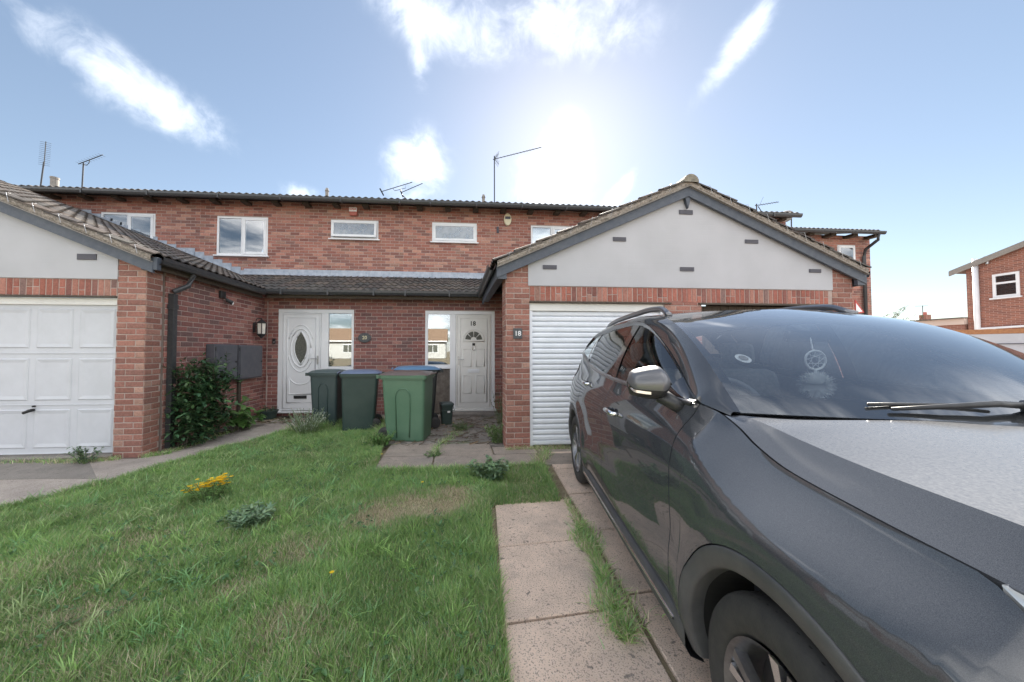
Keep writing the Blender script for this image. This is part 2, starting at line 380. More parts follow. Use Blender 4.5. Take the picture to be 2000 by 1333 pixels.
# slabs running across in front of door 18
def slabrect(x0, x1, y0, y1, mat_, skew=0):
    m = MB(); g = .008; z = .02+rng.uniform(-.004,.004); e = .006
    def ring(d, zz): return [m.vert((x, y+(x)*-.015+skew*x, zz+rng.uniform(-.002,.002))) for x, y in ((x0+g+d,y0+g+d),(x1-g-d,y0+g+d),(x1-g-d,y1-g-d),(x0+g+d,y1-g-d))]
    a, b, c = ring(e, z), ring(0, z-.006), ring(0, z-.06)
    m.face(a)
    for A, B in ((a,b),(b,c)):
        for k in range(4): m.face((A[(k+1)%4], A[k], B[k], B[(k+1)%4]))
    return m.build('paving_slab', mat_, drive)
for (x0, x1, y0, y1) in ((-.93,-.27,3.93,4.40),(-.27,.42,3.93,4.40),(.42,1.06,3.98,4.42),(1.06,1.68,3.98,4.42),(-.93,-.25,4.41,4.98),(-.25,.50,4.41,4.97),(.50,1.1,4.43,4.75),(1.1,1.7,4.43,4.62),(1.7,2.3,4.0,4.62),(2.3,3.0,4.0,4.62),(3.0,3.7,4.0,4.62)):
    slabrect(x0, x1, y0, y1, 'slab_grey')
# ------------------------------------------------------------------ brickwork
def rect_cells(L, Hh, holes):
    us = sorted({0, L, *[h[0] for h in holes], *[h[1] for h in holes]}); vs_ = sorted({0, Hh, *[h[2] for h in holes], *[h[3] for h in holes]})
    us = [u for u in us if 0 <= u <= L]; vs_ = [v for v in vs_ if 0 <= v <= Hh]
    for a, b in zip(us, us[1:]):
        for c, d in zip(vs_, vs_[1:]):
            um, vm = (a+b)/2, (c+d)/2
            if not any(h[0] < um < h[1] and h[2] < vm < h[3] for h in holes): yield a, b, c, d
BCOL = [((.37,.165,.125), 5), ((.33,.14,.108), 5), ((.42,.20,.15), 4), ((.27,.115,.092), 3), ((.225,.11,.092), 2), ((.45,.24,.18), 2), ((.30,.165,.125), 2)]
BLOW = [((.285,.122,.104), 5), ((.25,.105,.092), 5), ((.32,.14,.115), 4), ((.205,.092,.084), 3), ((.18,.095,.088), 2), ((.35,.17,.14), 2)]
BPIER = [((.30,.145,.112), 5), ((.28,.13,.102), 5), ((.32,.16,.124), 4), ((.25,.122,.098), 2), ((.35,.20,.155), 2), ((.27,.125,.096), 3)]
BSOLD = [((.33,.125,.092), 5), ((.28,.105,.08), 4), ((.37,.17,.13), 4), ((.22,.095,.078), 3), ((.30,.16,.125), 2), ((.20,.12,.105), 1)]
def pick(pal, r):
    c = r.choices([p[0] for p in pal], [p[1] for p in pal])[0]; k = r.uniform(.86, 1.14); h = r.uniform(-.012, .012)
    return (c[0]*k, max(.02, (c[1]+h*.6)*k), max(.02, (c[2]+h*.6)*k))
def brick_geo(m, o, u, v, n, a, b, c, d, r, proud=.0048, bev=.006, back=.012):
    """one brick: bevelled face standing proud of the mortar"""
    j = lambda s: r.uniform(-s, s)
    o = Vector(o)
    def P(x, y, z): return o+u*x+v*y+n*z
    pr = proud + j(.0018)
    f = [m.vert(P(x+j(.0016), y+j(.0012), pr+j(.0008))) for x, y in ((a+bev,c+bev),(b-bev,c+bev),(b-bev,d-bev),(a+bev,d-bev))]
    e = [m.vert(P(x+j(.0014), y+j(.001), pr-.0042)) for x, y in ((a,c),(b,c),(b,d),(a,d))]
    k_ = [m.vert(P(x, y, -back)) for x, y in ((a,c),(b,c),(b,d),(a,d))]
    flip = u.cross(v).dot(n) < 0
    def F(ids): m.face(ids[::-1] if flip else ids)
    F(f)
    for A, B in ((e,f),(k_,e)):
        for q in range(4): F([A[q], A[(q+1)%4], B[(q+1)%4], B[q]])
BRICK_CACHE = {}
def shared_brick(key, Lb, Hb, pal, palname, r):
    kk = (key, palname, r.randrange(14))
    if kk not in BRICK_CACHE:
        m = MB(); m.cur = pick(pal, r); brick_geo(m, (0,0,0), Vector((1,0,0)), Vector((0,0,1)), Vector((0,-1,0)), -Lb/2, Lb/2, -Hb/2, Hb/2, r)
        BRICK_CACHE[kk] = m.mesh('brick', 'brick', colors=True)
    return BRICK_CACHE[kk]
def brick_wall(parent, o, u, n, L, Hh, holes=(), z0=0.0, th=.10, cap=300, pal=BCOL, palname='up', name='wall', phase=0.0, keep=None, seed=1, mname='mortar', soldier=None, label=None):
    """mortar slab as the part `wall`, bricks as its sub-parts"""
    o = Vector(o); u = Vector(u); n = Vector(n); v = Vector((0,0,1)); r = random.Random(seed)
    m = MB()
    for a, b, c, d in rect_cells(L, Hh, holes):
        if keep and not keep((a+b)/2, (c+d)/2): continue
        m.obox(o, u, v, n, a, b, c, d, -th, 0)
    wall = m.build(name, mname, parent)
    if label: wall['label'] = label
    pieces = []; nc = int(round(Hh/.075)); k0 = int(round(o.z/.075))
    for k in range(nc):
        c = k*.075+.005; d = c+.065; off = (((k+k0) % 2)*.1125+phase) % .225
        x = -off-.225
        while x < L:
            a, b = x+.005, x+.22; x += .225
            segs = [(max(a, .0), min(b, L))]
            for h in holes:
                if min(d, h[3])-max(c, h[2]) > .02:
                    ns = []
                    for (p, q) in segs:
                        if q <= h[0]+.002 or p >= h[1]-.002: ns.append((p, q)); continue
                        if p < h[0]: ns.append((p, h[0]))
                        if q > h[1]: ns.append((h[1], q))
                    segs = ns
            for (p, q) in segs:
                if q-p > .02 and (keep is None or keep((p+q)/2, (c+d)/2)): pieces.append((p, q, c, d))
    def dist(pc):
        w_ = o+u*((pc[0]+pc[1])/2)+v*((pc[2]+pc[3])/2); return (w_-Vector((0,0,1.37))).length - (2.5 if random.Random(int(pc[0]*977+pc[2]*131)).random() < .0 else 0)
    pieces.sort(key=dist)
    rotm = Matrix((u, -n, v)).transposed().to_4x4(); hand = u.cross(v).dot(n) > 0
    big = MB()
    for i, (a, b, c, d) in enumerate(pieces):
        if i < cap:
            Lb = b-a
            if abs(Lb-.215) < .004 or abs(Lb-.1025) < .004:
                me = shared_brick('full' if Lb > .15 else 'half', .215 if Lb > .15 else .1025, .065, pal, palname, r)
                ob = link('brick', me, wall); ce = o+u*((a+b)/2)+v*((c+d)/2)
                ob.matrix_local = Matrix.Translation(ce) @ rotm
            else:
                mm = MB(); mm.cur = pick(pal, r); brick_geo(mm, o, u, v, n, a, b, c, d, r); mm.build('brick', 'brick', wall, colors=True)
        else:
            big.cur = pick(pal, r); brick_geo(big, o, u, v, n, a, b, c, d, r)
    if big.f:
        ob = big.build('brickwork', 'brick', wall, colors=True); ob['kind'] = 'stuff'
    return wall
def soldier_course(parent, o, u, n, L, z0, hgt, pal=BSOLD, seed=3, th=.10):
    o = Vector(o); u = Vector(u); n = Vector(n); v = Vector((0,0,1)); r = random.Random(seed)
    m = MB(); m.obox(o, u, v, n, 0, L, 0, hgt, -th, 0); s = m.build('lintel', 'mortar', parent)
    x = .005
    while x+.065 < L:
        mm = MB(); mm.cur = pick(pal, r)
        if r.random() < .72: brick_geo(mm, o, u, v, n, x, x+.065, .005, hgt-.008, r)
        else:
            q = r.choice((.07,.10,.105)); brick_geo(mm, o, u, v, n, x, x+.065, .005, q, r); mm.cur = pick(pal, r); brick_geo(mm, o, u, v, n, x, x+.065, q+.009, hgt-.008, r)
        mm.build('brick', 'brick', s, colors=True); x += .0755
    return s
# ------------------------------------------------------------------ roof tiles
TCOL = [((.092,.080,.073), 5), ((.078,.070,.066), 4), ((.115,.096,.082), 3), ((.064,.058,.056), 3), ((.135,.105,.083), 2)]
TBEI = [((.24,.185,.125), 5), ((.20,.155,.105), 4), ((.28,.22,.155), 3), ((.15,.12,.088), 2)]
TILE_CACHE = {}
def tile_mesh(pal, palname, r, w=.30, ln=.40):
    kk = (palname, r.randrange(16))
    if kk in TILE_CACHE: return TILE_CACHE[kk]
    m = MB(); m.cur = pick(pal, r); prof = []
    def roll(x0):
        return [(x0+.078*i/6, .032*math.sin(math.pi*i/6)) for i in range(7)]
    prof = [(w*i/20, .0135*(1-math.cos(2*math.pi*(i/20*2+.02)))) for i in range(21)]; prof[-1] = (w+.004, prof[-1][1])
    th = .013; jz = lambda: r.uniform(-.0015,.0015)
    top0 = [m.vert((x, 0, z+th+jz())) for x, z in prof]; top1 = [m.vert((x, ln, z+th)) for x, z in prof]
    bot0 = [m.vert((x, .002, z-.006)) for x, z in prof]
    for k in range(len(prof)-1):
        m.face((top0[k], top0[k+1], top1[k+1], top1[k])); m.face((bot0[k], bot0[k+1], top0[k+1], top0[k]))
    for a, b in ((0, 1), (-1, -1)):
        q = [top0[a], top1[a], m.vert((prof[a][0], ln, prof[a][1]-.006)), bot0[a]]; m.face(q if a else q[::-1])
    TILE_CACHE[kk] = m.mesh('roof_tile', 'tile', colors=True); return TILE_CACHE[kk]
def tiled_roof(parent, o, across, up, cols, rows, gauge=.32, cover=.30, keep=None, cap=300, pal=TCOL, palname='dark', seed=5, palf=None, under=True):
    o = Vector(o); across = Vector(across).normalized(); up = Vector(up).normalized(); nrm = across.cross(up).normalized(); r = random.Random(seed)
    root = parent
    tl = []
    for k in range(rows):
        for c in range(cols):
            ce = o+across*((c+.5)*cover)+up*((k+.5)*gauge)
            if keep and not keep(ce): continue
            tl.append((k, c, ce))
    tl.sort(key=lambda t: (t[2]-Vector((0,0,1.37))).length)
    tilt = math.atan2(.024, gauge)
    big = MB()
    for i, (k, c, ce) in enumerate(tl):
        pos = o+across*(c*cover+r.uniform(-.003,.003))+up*(k*gauge+r.uniform(-.006,.006))+nrm*(.016)
        fr = Matrix((across, up, nrm)).transposed().to_4x4() @ Matrix.Rotation(-tilt+r.uniform(-.008,.008), 4, 'X') @ Matrix.Rotation(r.uniform(-.008,.008), 4, 'Z')
        pl, pn = (pal, palname) if palf is None else palf(ce, r)
        me = tile_mesh(pl, pn, r)
        ob = link('roof_tile', me, root); ob.matrix_local = Matrix.Translation(pos) @ fr
    return root
# ------------------------------------------------------------------ windows
def ring_frame(m, x0, x1, z0, z1, y0, y1, t):
    m.box(x0, x1, y0, y1, z0, z0+t); m.box(x0, x1, y0, y1, z1-t, z1); m.box(x0, x0+t, y0, y1, z0+t, z1-t); m.box(x1-t, x1, y0, y1, z0+t, z1-t)
def window(parent, x0, x1, z0, z1, Y, splits=(), glass='window_glass', behind='blind', sash=True, ajar=False, sill=True):
    """frame set just inside the wall face at Y; splits = fractions of mullions"""
    yf = Y-.012
    m = MB(); ring_frame(m, x0, x1, z0, z1, yf, Y+.06, .045)
    xs = [x0+.045]
    for s in splits:
        xm = x0+(x1-x0)*s; m.box(xm-.03, xm+.03, yf, Y+.06, z0+.045, z1-.045); xs += [xm-.03, xm+.03]
    xs.append(x1-.045)
    f = m.build('window', 'upvc', parent, bevel=.004)
    for k in range(0, len(xs), 2):
        a, b = xs[k], xs[k+1]
        if sash and (ajar or k == len(xs)-2 or len(xs) == 2):
            dy = -.05 if ajar else -.02
            mm = MB(); ring_frame(mm, a-.012, b+.012, z0+.033, z1-.033, yf+dy, yf+dy+.04, .058)
            if ajar:
                mm.v = [(x, y-(z1-z)*.10, z) for x, y, z in mm.v]
            mm.build('sash', 'upvc', f, bevel=.004)
            g = MB(); g.box(a+.04, b-.04, yf+dy+.012, yf+dy+.02, z0+.085, z1-.085)
            if ajar: g.v = [(x, y-(z1-z)*.10, z) for x, y, z in g.v]
        else:
            g = MB(); g.box(a, b, yf+.022, yf+.03, z0+.045, z1-.045)
        g.build('pane', glass, f)
    g = MB()
    if behind == 'blind_vertical':
        xx = x0+.05
        while xx < x1-.06: g.box(xx, xx+.07, Y+.16, Y+.164, z0+.03, z1-.03); xx += .078
        g.build('blind', 'blind_white', f)
    else:
        g.box(x0+.03, x1-.03, Y+.15, Y+.155, z0+.03, z1-.03); g.build('blind', behind, f)
    if sill:
        m = MB(); m.box(x0-.045, x1+.045, Y-.075, Y-.011, z0-.035, z0-.004); m.build('sill', 'upvc', f, bevel=.006)
    return f
# ------------------------------------------------------------------ terrace
YU, YD, YG = 8.80, 7.40, 4.68
ZTOP = 5.14
WINS = {'a': (-8.55,-7.33,3.75,4.71), 'b': (-5.90,-4.70,3.73,4.70), 'c': (-3.17,-1.99,4.215,4.695), 'd': (-.62,.545,4.20,4.705), 'e': (1.99,3.12,3.75,4.70)}
HOUSES = [('n22', -10.65, -6.30, 'red brick terraced house at the far left, mostly behind the left garage roof', ['a']),
          ('n20', -6.30, -1.35, 'red brick terraced house with the oval-glass white door and two upper windows', ['b','c']),
          ('n18', -1.35, 3.60, 'red brick terraced house with the white door numbered 18 and a cream alarm box', ['d','e']),
          ('n16', 3.60, 9.35, 'red brick terraced house hidden behind the right garage gable', [])]
DOOR20 = (-3.70,-2.165,.11,2.235); DOOR18 = (-.66,.855,.0,2.23)
HO = {}
slope_l = .382
for hn, xa, xb, lab, wins in HOUSES:
    h = thing('terraced_house', lab, 'house', (0,0,0), group='houses of the brick terrace'); HO[hn] = h
    L = xb-xa; holes = [(WINS[q][0]-xa, WINS[q][1]-xa, WINS[q][2]-3.0, WINS[q][3]-3.0) for q in wins]
    keep = None
    if hn == 'n22': keep = lambda a, c, xa=xa: (3.0+c) > 3.0
    brick_wall(h, (xa,YU,3.0), (1,0,0), (0,-1,0), L, ZTOP-3.0, holes, cap=(150 if hn in ('n20','n18') else 120 if hn == 'n22' else 0), seed=hash(hn) % 97 if False else {'n22':3,'n20':4,'n18':5,'n16':6}[hn], phase=(xa % .225))
    # eaves: gutter, rafter feet, roof
    m = MB(); m.quad((xa,YU-.36,5.075),(xb,YU-.36,5.075),(xb,YU+5.2,5.075+5.56*.30),(xa,YU+5.2,5.075+5.56*.30)); m.quad((xa,YU-.30,5.05),(xb,YU-.30,5.05),(xb,YU,5.12),(xa,YU,5.12))
    rf = m.build('roof', 'roof_felt', h)
    tiled_roof(rf, (xa,YU-.40,5.085), (1,0,0), (0,1,.30), int(round(L/.30)), 3, gauge=.34, cover=L/int(round(L/.30)), seed=21+len(hn)+int(abs(xa)*3))
    m = MB(); gz = 5.03
    prof = [(-.056,.045),(-.052,.0),(-.03,-.04),(.0,-.052),(.03,-.04),(.052,.0),(.056,.045)]
    m.grid([[(x, YU-.43+a, gz+b) for a, b in prof] for x in (xa+.002, xb-.002)]); m.grid([[(x, YU-.43+a*.93, gz+b*.93+.002) for a, b in prof] for x in (xa+.002, xb-.002)], flip=True)
    gx = xa+.7
    while gx < xb: m.box(gx, gx+.03, YU-.495, YU-.365, gz-.06, gz+.05); gx += 1.4 if hn != 'n18' else 1.15
    m.build('gutter', 'gutter_black', h)
    gx = xa+.35
    while gx < xb-.1:
        mm = MB(); mm.box(gx, gx+.14, YU-.24, YU-.001, 4.985, 5.045); mm.build('rafter_foot', 'timber_dark', h); gx += .72
    for q in wins:
        x0, x1, z0, z1 = WINS[q]
        if q in 'cd': window(h, x0, x1, z0, z1, YU, (), 'obscure_glass', 'blind', ajar=(q == 'c'))
        elif q == 'a': window(h, x0, x1, z0, z1, YU, (.5,), 'window_glass', 'blind_vertical')
        else: window(h, x0, x1, z0, z1, YU, (.5,), 'window_glass', 'blind')
# ground-floor walls with the doors
hA, hB = HO['n20'], HO['n18']
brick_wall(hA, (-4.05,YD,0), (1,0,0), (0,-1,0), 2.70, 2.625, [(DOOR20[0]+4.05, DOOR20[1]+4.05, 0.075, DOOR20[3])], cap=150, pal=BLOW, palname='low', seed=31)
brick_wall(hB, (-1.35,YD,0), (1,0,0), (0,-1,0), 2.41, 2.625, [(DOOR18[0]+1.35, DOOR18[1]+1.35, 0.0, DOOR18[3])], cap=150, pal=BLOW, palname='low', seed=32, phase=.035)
# lean-to roof over the doors
def zl(y): return 2.575+slope_l*(y-7.07)
SG = .44
SGL = .408
def zgL(x): return 2.60+SGL*(-3.84-x)
def zgR(x): return 2.60+SG*(x-.555)
for hn, xa, xb in (('n20',-5.25,-1.35),('n18',-1.35,1.95)):
    h = HO[hn]
    m = MB(); m.quad((xa,7.09,zl(7.09)-.012),(xb,7.09,zl(7.09)-.012),(xb,YU,zl(YU)-.012),(xa,YU,zl(YU)-.012))
    if hn == 'n20': m.v = [(x + (1.26 if (y < 8 and x < -3) else 0), y, z) for x, y, z in m.v]
    if hn == 'n18': m.v = [(x - (1.25 if (y < 8 and x > 1) else 0), y, z) for x, y, z in m.v]
    rf = m.build('porch_roof', 'roof_felt', h)
    n0 = int(round((xb-xa)/.30))
    tiled_roof(rf, (xa,7.05,zl(7.05)), (1,0,0), (0,1,slope_l), n0, 6, gauge=.318, seed=41 if hn == 'n20' else 42,
               keep=lambda p: zl(p.y) > zgL(p.x)-.16 and zl(p.y) > zgR(p.x)-.13)
    # gutter and fascia along the front
    g0, g1 = (-3.78, -1.352) if hn == 'n20' else (-1.348, .62)
    m = MB(); gz = 2.545
    m.grid([[(x, 7.03+a, gz+b) for a, b in prof] for x in (g0, g1)]); m.grid([[(x, 7.03+a*.93, gz+b*.93+.002) for a, b in prof] for x in (g0, g1)], flip=True)
    gx = g0+.3
    while gx < g1: m.box(gx, gx+.03, 6.965, 7.095, gz-.06, gz+.05); gx += .9
    m.build('porch_gutter', 'gutter_black', h)
    m = MB(); m.box(g0, g1, 7.10, 7.125, 2.44, 2.56); m.box(g0, g1, 7.125, YD+.02, 2.50, 2.515); m.build('fascia', 'timber_dark', h)
    # lead flashing along the wall
    m = MB(); xs = np.linspace(-5.25 if hn == 'n20' else -1.35, -1.35 if hn == 'n20' else 1.2, 18)
    lip = []
    for i, x in enumerate(xs): lip.append([(x, YU-.012, 3.405), (x, YU-.016, 3.31), (x, YU-.022, 3.265+rng.uniform(-.004,.004)), (x, YU-.17, 3.215+rng.uniform(-.008,.010))])
    m.grid(lip, flip=True); fl = m.build('lead_flashing', 'lead', h, smooth=True)
    for k in range(1, 4):
        x = xs[0]+(xs[-1]-xs[0])*k/4+.1; mm = MB(); mm.box(x, x+.03, YU-.03, YU-.005, 3.26, 3.40); mm.build('flashing_lap', 'lead', fl)
# stepped flashing where the left garage roof meets the wall
fl = None
for k in range(18):
    x0 = -5.12-k*.215; z0 = zgL(x0)+.02; m = MB()
    m.poly([(x0+.01,YU-.016,max(zgL(x0)-.02, 3.2)),(x0-.215,YU-.016,zgL(x0-.215)-.02),(x0-.215,YU-.016,zgL(x0-.215)+(.15 if k < 7 else .06)),(x0+.01,YU-.016,zgL(x0-.215)+(.15 if k < 7 else .06))])
    m.quad((x0,YU-.018,zgL(x0)+.055),(x0-.215,YU-.018,zgL(x0-.215)+.055),(x0-.215,YU-.16,zgL(x0-.215)+.05),(x0,YU-.16,zgL(x0)+.05))
    m.build('step_flashing', 'lead', hA)
# ------------------------------------------------------------------ front doors
def moulding(m, path, r=.009, n=6, closed=False):
    pts = list(path)+([path[0]] if closed else [])
    m.tube(pts, r, n, cap=True)
def arc(cx, cz, rx, rz, a0, a1, y, n=20): return [(cx+rx*math.cos(R(a0+(a1-a0)*i/n)), y, cz+rz*math.sin(R(a0+(a1-a0)*i/n))) for i in range(n+1)]
# number 20
x0, x1, z0, z1 = DOOR20
m = MB(); yf = YD-.02; yb = YD+.06
m.box(x0, x1, yf, yb, z1-.075, z1); m.box(x0, x0+.085, yf, yb, z0, z1-.075); m.box(x1-.045, x1, yf, yb, z0, z1-.075); m.box(-2.835, -2.685, yf, yb, z0, z1-.075)
m.box(-2.685, x1-.045, yf, yb, z0, z0+.08); m.box(-2.685, x1-.045, yf, yb, .95, 1.03)
df = m.build('door_frame', 'upvc', hA, bevel=.005)
m = MB(); m.box(x0-.04, x1+.03, YD-.09, YD-.021, z0-.035, z0-.001); m.build('threshold', 'upvc', df, bevel=.006)
m = MB(); m.box(-2.68, x1-.046, YD+.005, YD+.02, z0+.085, .945); m.build('side_panel', 'upvc', df)
m = MB(); m.box(-2.684, x1-.046, YD+.008, YD+.016, 1.035, z1-.08); m.build('side_pane', 'window_glass', df)
m = MB(); m.box(-2.9, x1+.3, YD+.9, YD+.91, .1, z1); m.build('hall_wall', 'room_dark', df)
dl = MB(); lx0, lx1, lz0, lz1 = -3.61, -2.84, .12, 2.155; yl = YD-.028
dl.box(lx0, lx1, yl, YD+.04, lz0, lz1)
leaf = dl.build('door', 'upvc', hA, bevel=.006)
m = MB(); moulding(m, [(lx0+.10,yl,lz0+.16),(lx1-.10,yl,lz0+.16),(lx1-.10,yl,lz1-.10),(lx0+.10,yl,lz1-.10)], .012, closed=True); moulding(m, [(lx0+.025,yl,lz0+.04),(lx1-.025,yl,lz0+.04),(lx1-.025,yl,lz1-.03),(lx0+.025,yl,lz1-.03)], .008, closed=True)
cxd, czd = (lx0+lx1)/2-.01, 1.425
moulding(m, arc(cxd, czd, .205, .40, 0, 360, yl)[:-1], .016, closed=True)
moulding(m, arc(cxd, czd-.02, .262, .50, 25, 155, yl), .012); moulding(m, arc(cxd, czd+.02, .262, .52, 200, 340, yl), .012)
moulding(m, [(cxd-.23,yl,.80)]+arc(cxd, .86, .23, .20, 195, 345, yl)+[(cxd+.23,yl,.80),(cxd+.23,yl,.46),(cxd-.23,yl,.46)], .012, closed=True)
m.build('moulding', 'upvc', leaf, smooth=True)
def almond(cx, cz, w, h, y, n=14):
    p = []
    for i in range(n+1): t = -1+2*i/n; p.append((cx+w*(1-t*t), y, cz+h*t))
    for i in range(n-1, 0, -1): t = -1+2*i/n; p.append((cx-w*(1-t*t), y, cz+h*t))
    return p
m = MB(); m.prism(almond(cxd, czd, .122, .335, yl-.010), (0,.009,0)); m.build('door_glass', 'door_glass_dark', leaf)
m = MB(); moulding(m, almond(cxd, czd, .132, .35, yl-.006), .014, closed=True); m.build('glass_bead', 'upvc', leaf, smooth=True)
def lever(parent, x, z, y, sgn):
    m = MB(); m.box(x-.016, x+.016, y-.012, y, z-.12, z+.06); m.tube([(x,y-.006,z+.0),(x,y-.05,z+.0),(x+sgn*.125,y-.052,z-.004)], .009, 8); m.tube([(x,y,z-.065),(x,y-.02,z-.065)], .012, 10)
    return m.build('door_handle', 'steel_dull', parent, smooth=False, bevel=.002)
lever(leaf, lx1-.055, 1.20, yl, -1)
m = MB(); m.box(cxd-.13, cxd+.13, yl-.012, yl, .365, .43); m.box(cxd-.105, cxd+.105, yl-.016, yl-.011, .38, .415); m.build('letter_plate', 'black_plastic', leaf, bevel=.003)
# number 18
x0, x1, z0, z1 = DOOR18; z0 = .09
m = MB(); m.box(x0, x1, yf, yb, z1-.07, z1); m.box(x0, x0+.06, yf, yb, .98, z1-.07); m.box(x1-.075, x1, yf, yb, z0, z1-.07); m.box(-.125, .0, yf, yb, z0, z1-.07); m.box(x0+.06, -.125, yf, yb, .98, 1.065); m.box(x0-.01, -.12, yf-.03, yf, .975, 1.01)
df = m.build('door_frame', 'upvc', hB, bevel=.005)
m = MB(); m.box(-.14, x1+.03, YD-.09, YD-.021, z0-.03, z0+.015); m.build('threshold', 'upvc_warm', df, bevel=.006)
m = MB(); m.box(x0+.06, -.126, YD+.008, YD+.016, 1.066, z1-.07); m.build('side_pane', 'window_glass', df)
m = MB(); m.box(x0-.3, .6, YD+.9, YD+.91, .1, z1); m.build('hall_wall', 'room_dark', df)
m = MB()
for k in range(5):
    a = x0+.005+k*.107; m.box(a, a+.103, YD-.004+rng.uniform(0,.006), YD+.04, .02, .974)
m.build('timber_panel', 'timber_grey', df)
lx0, lx1, lz0, lz1 = .005, .775, .105, 2.155
dl = MB(); dl.box(lx0, lx1, yl, YD+.04, lz0, lz1); leaf = dl.build('door', 'upvc_warm', hB, bevel=.006)
cxd = (lx0+lx1)/2
m = MB(); moulding(m, [(lx0+.03,yl,lz0+.05),(lx1-.03,yl,lz0+.05),(lx1-.03,yl,lz1-.03),(lx0+.03,yl,lz1-.03)], .008, closed=True); moulding(m, [(lx0+.095,yl,lz0+.14),(lx1-.095,yl,lz0+.14),(lx1-.095,yl,lz1-.09),(lx0+.095,yl,lz1-.09)], .011, closed=True)
for sx in (-1, 1):
    for (c, d) in ((1.02,1.40),(.44,.82)):
        a, b = cxd+sx*.055, cxd+sx*.235; moulding(m, [(a,yl,c),(b,yl,c),(b,yl,d),(a,yl,d)], .010, closed=True)
fz = 1.60; fr_ = .21
moulding(m, arc(cxd, fz, fr_+.018, fr_+.012, 0, 180, yl)+[(cxd-fr_-.018,yl,fz-.035),(cxd+fr_+.018,yl,fz-.035)], .013, closed=True)
m.build('moulding', 'upvc_warm', leaf, smooth=True)
for k in range(4):
    a0, a1 = 4+k*44.5, 4+k*44.5+38.5
    m = MB(); m.prism([*arc(cxd, fz, .185, .185, a0, a1, yl-.006, 8), *arc(cxd, fz, .065, .065, a1, a0, yl-.006, 5)], (0,.005,0)); m.build('fanlight_pane', 'door_glass_dark', leaf)
text_mesh('number', '18', .135, 'seal_black', (cxd-.02, yl-.004, 1.955), (R(90),0,0), leaf, bold=.003)
m = MB(); m.box(cxd-.03, cxd+.03, yl-.02, yl, 1.475, 1.53); m.build('spyhole_bell', 'seal_black', leaf, bevel=.004)
m = MB(); m.tube(arc(cxd, 1.44, .032, .07, -200, 20, yl-.02, 14), .008, 8); m.build('knocker', 'chrome', leaf, smooth=True)
m = MB(); m.box(cxd-.125, cxd+.125, yl-.010, yl, .885, .965); m.box(cxd-.105, cxd+.105, yl-.015, yl-.009, .90, .95); m.build('letter_plate', 'upvc', leaf, bevel=.003)
lever(leaf, lx0+.05, 1.18, yl, 1)

# ------------------------------------------------------------------ garages
def verge_line(m, xa, za, xb, zb, y0, y1, d0, d1):
    """sloping board between (xa,za) and (xb,zb), from d0 to d1 below the line"""
    m.prism([(xa,y0,za-d0),(xb,y0,zb-d0),(xb,y0,zb-d1),(xa,y0,za-d1)], (0,y1-y0,0))
def garage_common(g, xe, xr, ze, zr, sgn, depth1, yv=4.56):
    """verge, bargeboard, clips for one slope: eave end xe,ze to ridge xr,zr"""
    m = MB(); verge_line(m, xe, ze, xr, zr, yv+.03, yv+.06, .085, .235)
    # boxed end of the bargeboard
    return m
def lerp(a, b, t): return a+(b-a)*t
def build_verge(g, xe, xr, ze, zr, slopelen_tiles=10):
    yv = 4.545
    m = MB(); verge_line(m, xe, ze, xr, zr, yv+.05, yv+.085, .10, .245); bb = m.build('bargeboard', 'bargeboard', g)
    m = MB()
    ns = 60; rows = []
    for i in range(ns+1):
        t = i/ns; x, z = lerp(xe, xr, t), lerp(ze, zr, t); r_ = lambda: rng.uniform(-.006,.006)
        rows.append([(x, yv+.085, z-.10), (x, yv+.028+r_(), z-.095+r_()), (x, yv+.018+r_(), z-.06+r_()), (x, yv+.022+r_(), z-.025+r_()), (x, yv+.05, z-.008)])
    m.grid(rows, flip=(xe < xr)); m.build('verge_mortar', 'verge_mortar', g)
    m = MB(); verge_line(m, xe, ze, xr, zr, yv+.012, yv+.10, .098, .108); m.build('undercloak', 'undercloak', g)
    L = math.hypot(xr-xe, zr-ze); n = int(L/.32)
    for k in range(n):
        t = (k+.55)*.32/L; x, z = lerp(xe, xr, t), lerp(ze, zr, t); dx = (xr-xe)/L; dz = (zr-ze)/L
        c = MB(); c.tube([(x+dx*.03, yv+.06, z+dz*.03+.035), (x+dx*.015, yv+.004, z+dz*.015+.028), (x-dx*.02, yv+.004, z-dz*.02-.075)], .0028, 5); c.build('verge_clip', 'steel_dull', g)
def air_vent(g, x0, x1, z0, z1, y):
    m = MB(); m.box(x0, x1, y-.012, y, z0, z1)
    for k in range(3): zz = lerp(z0, z1, (k+.5)/3); m.box(x0+.01, x1-.01, y-.016, y-.011, zz-.004, zz+.004)
    m.build('air_vent', 'vent_grey', g, bevel=.002)
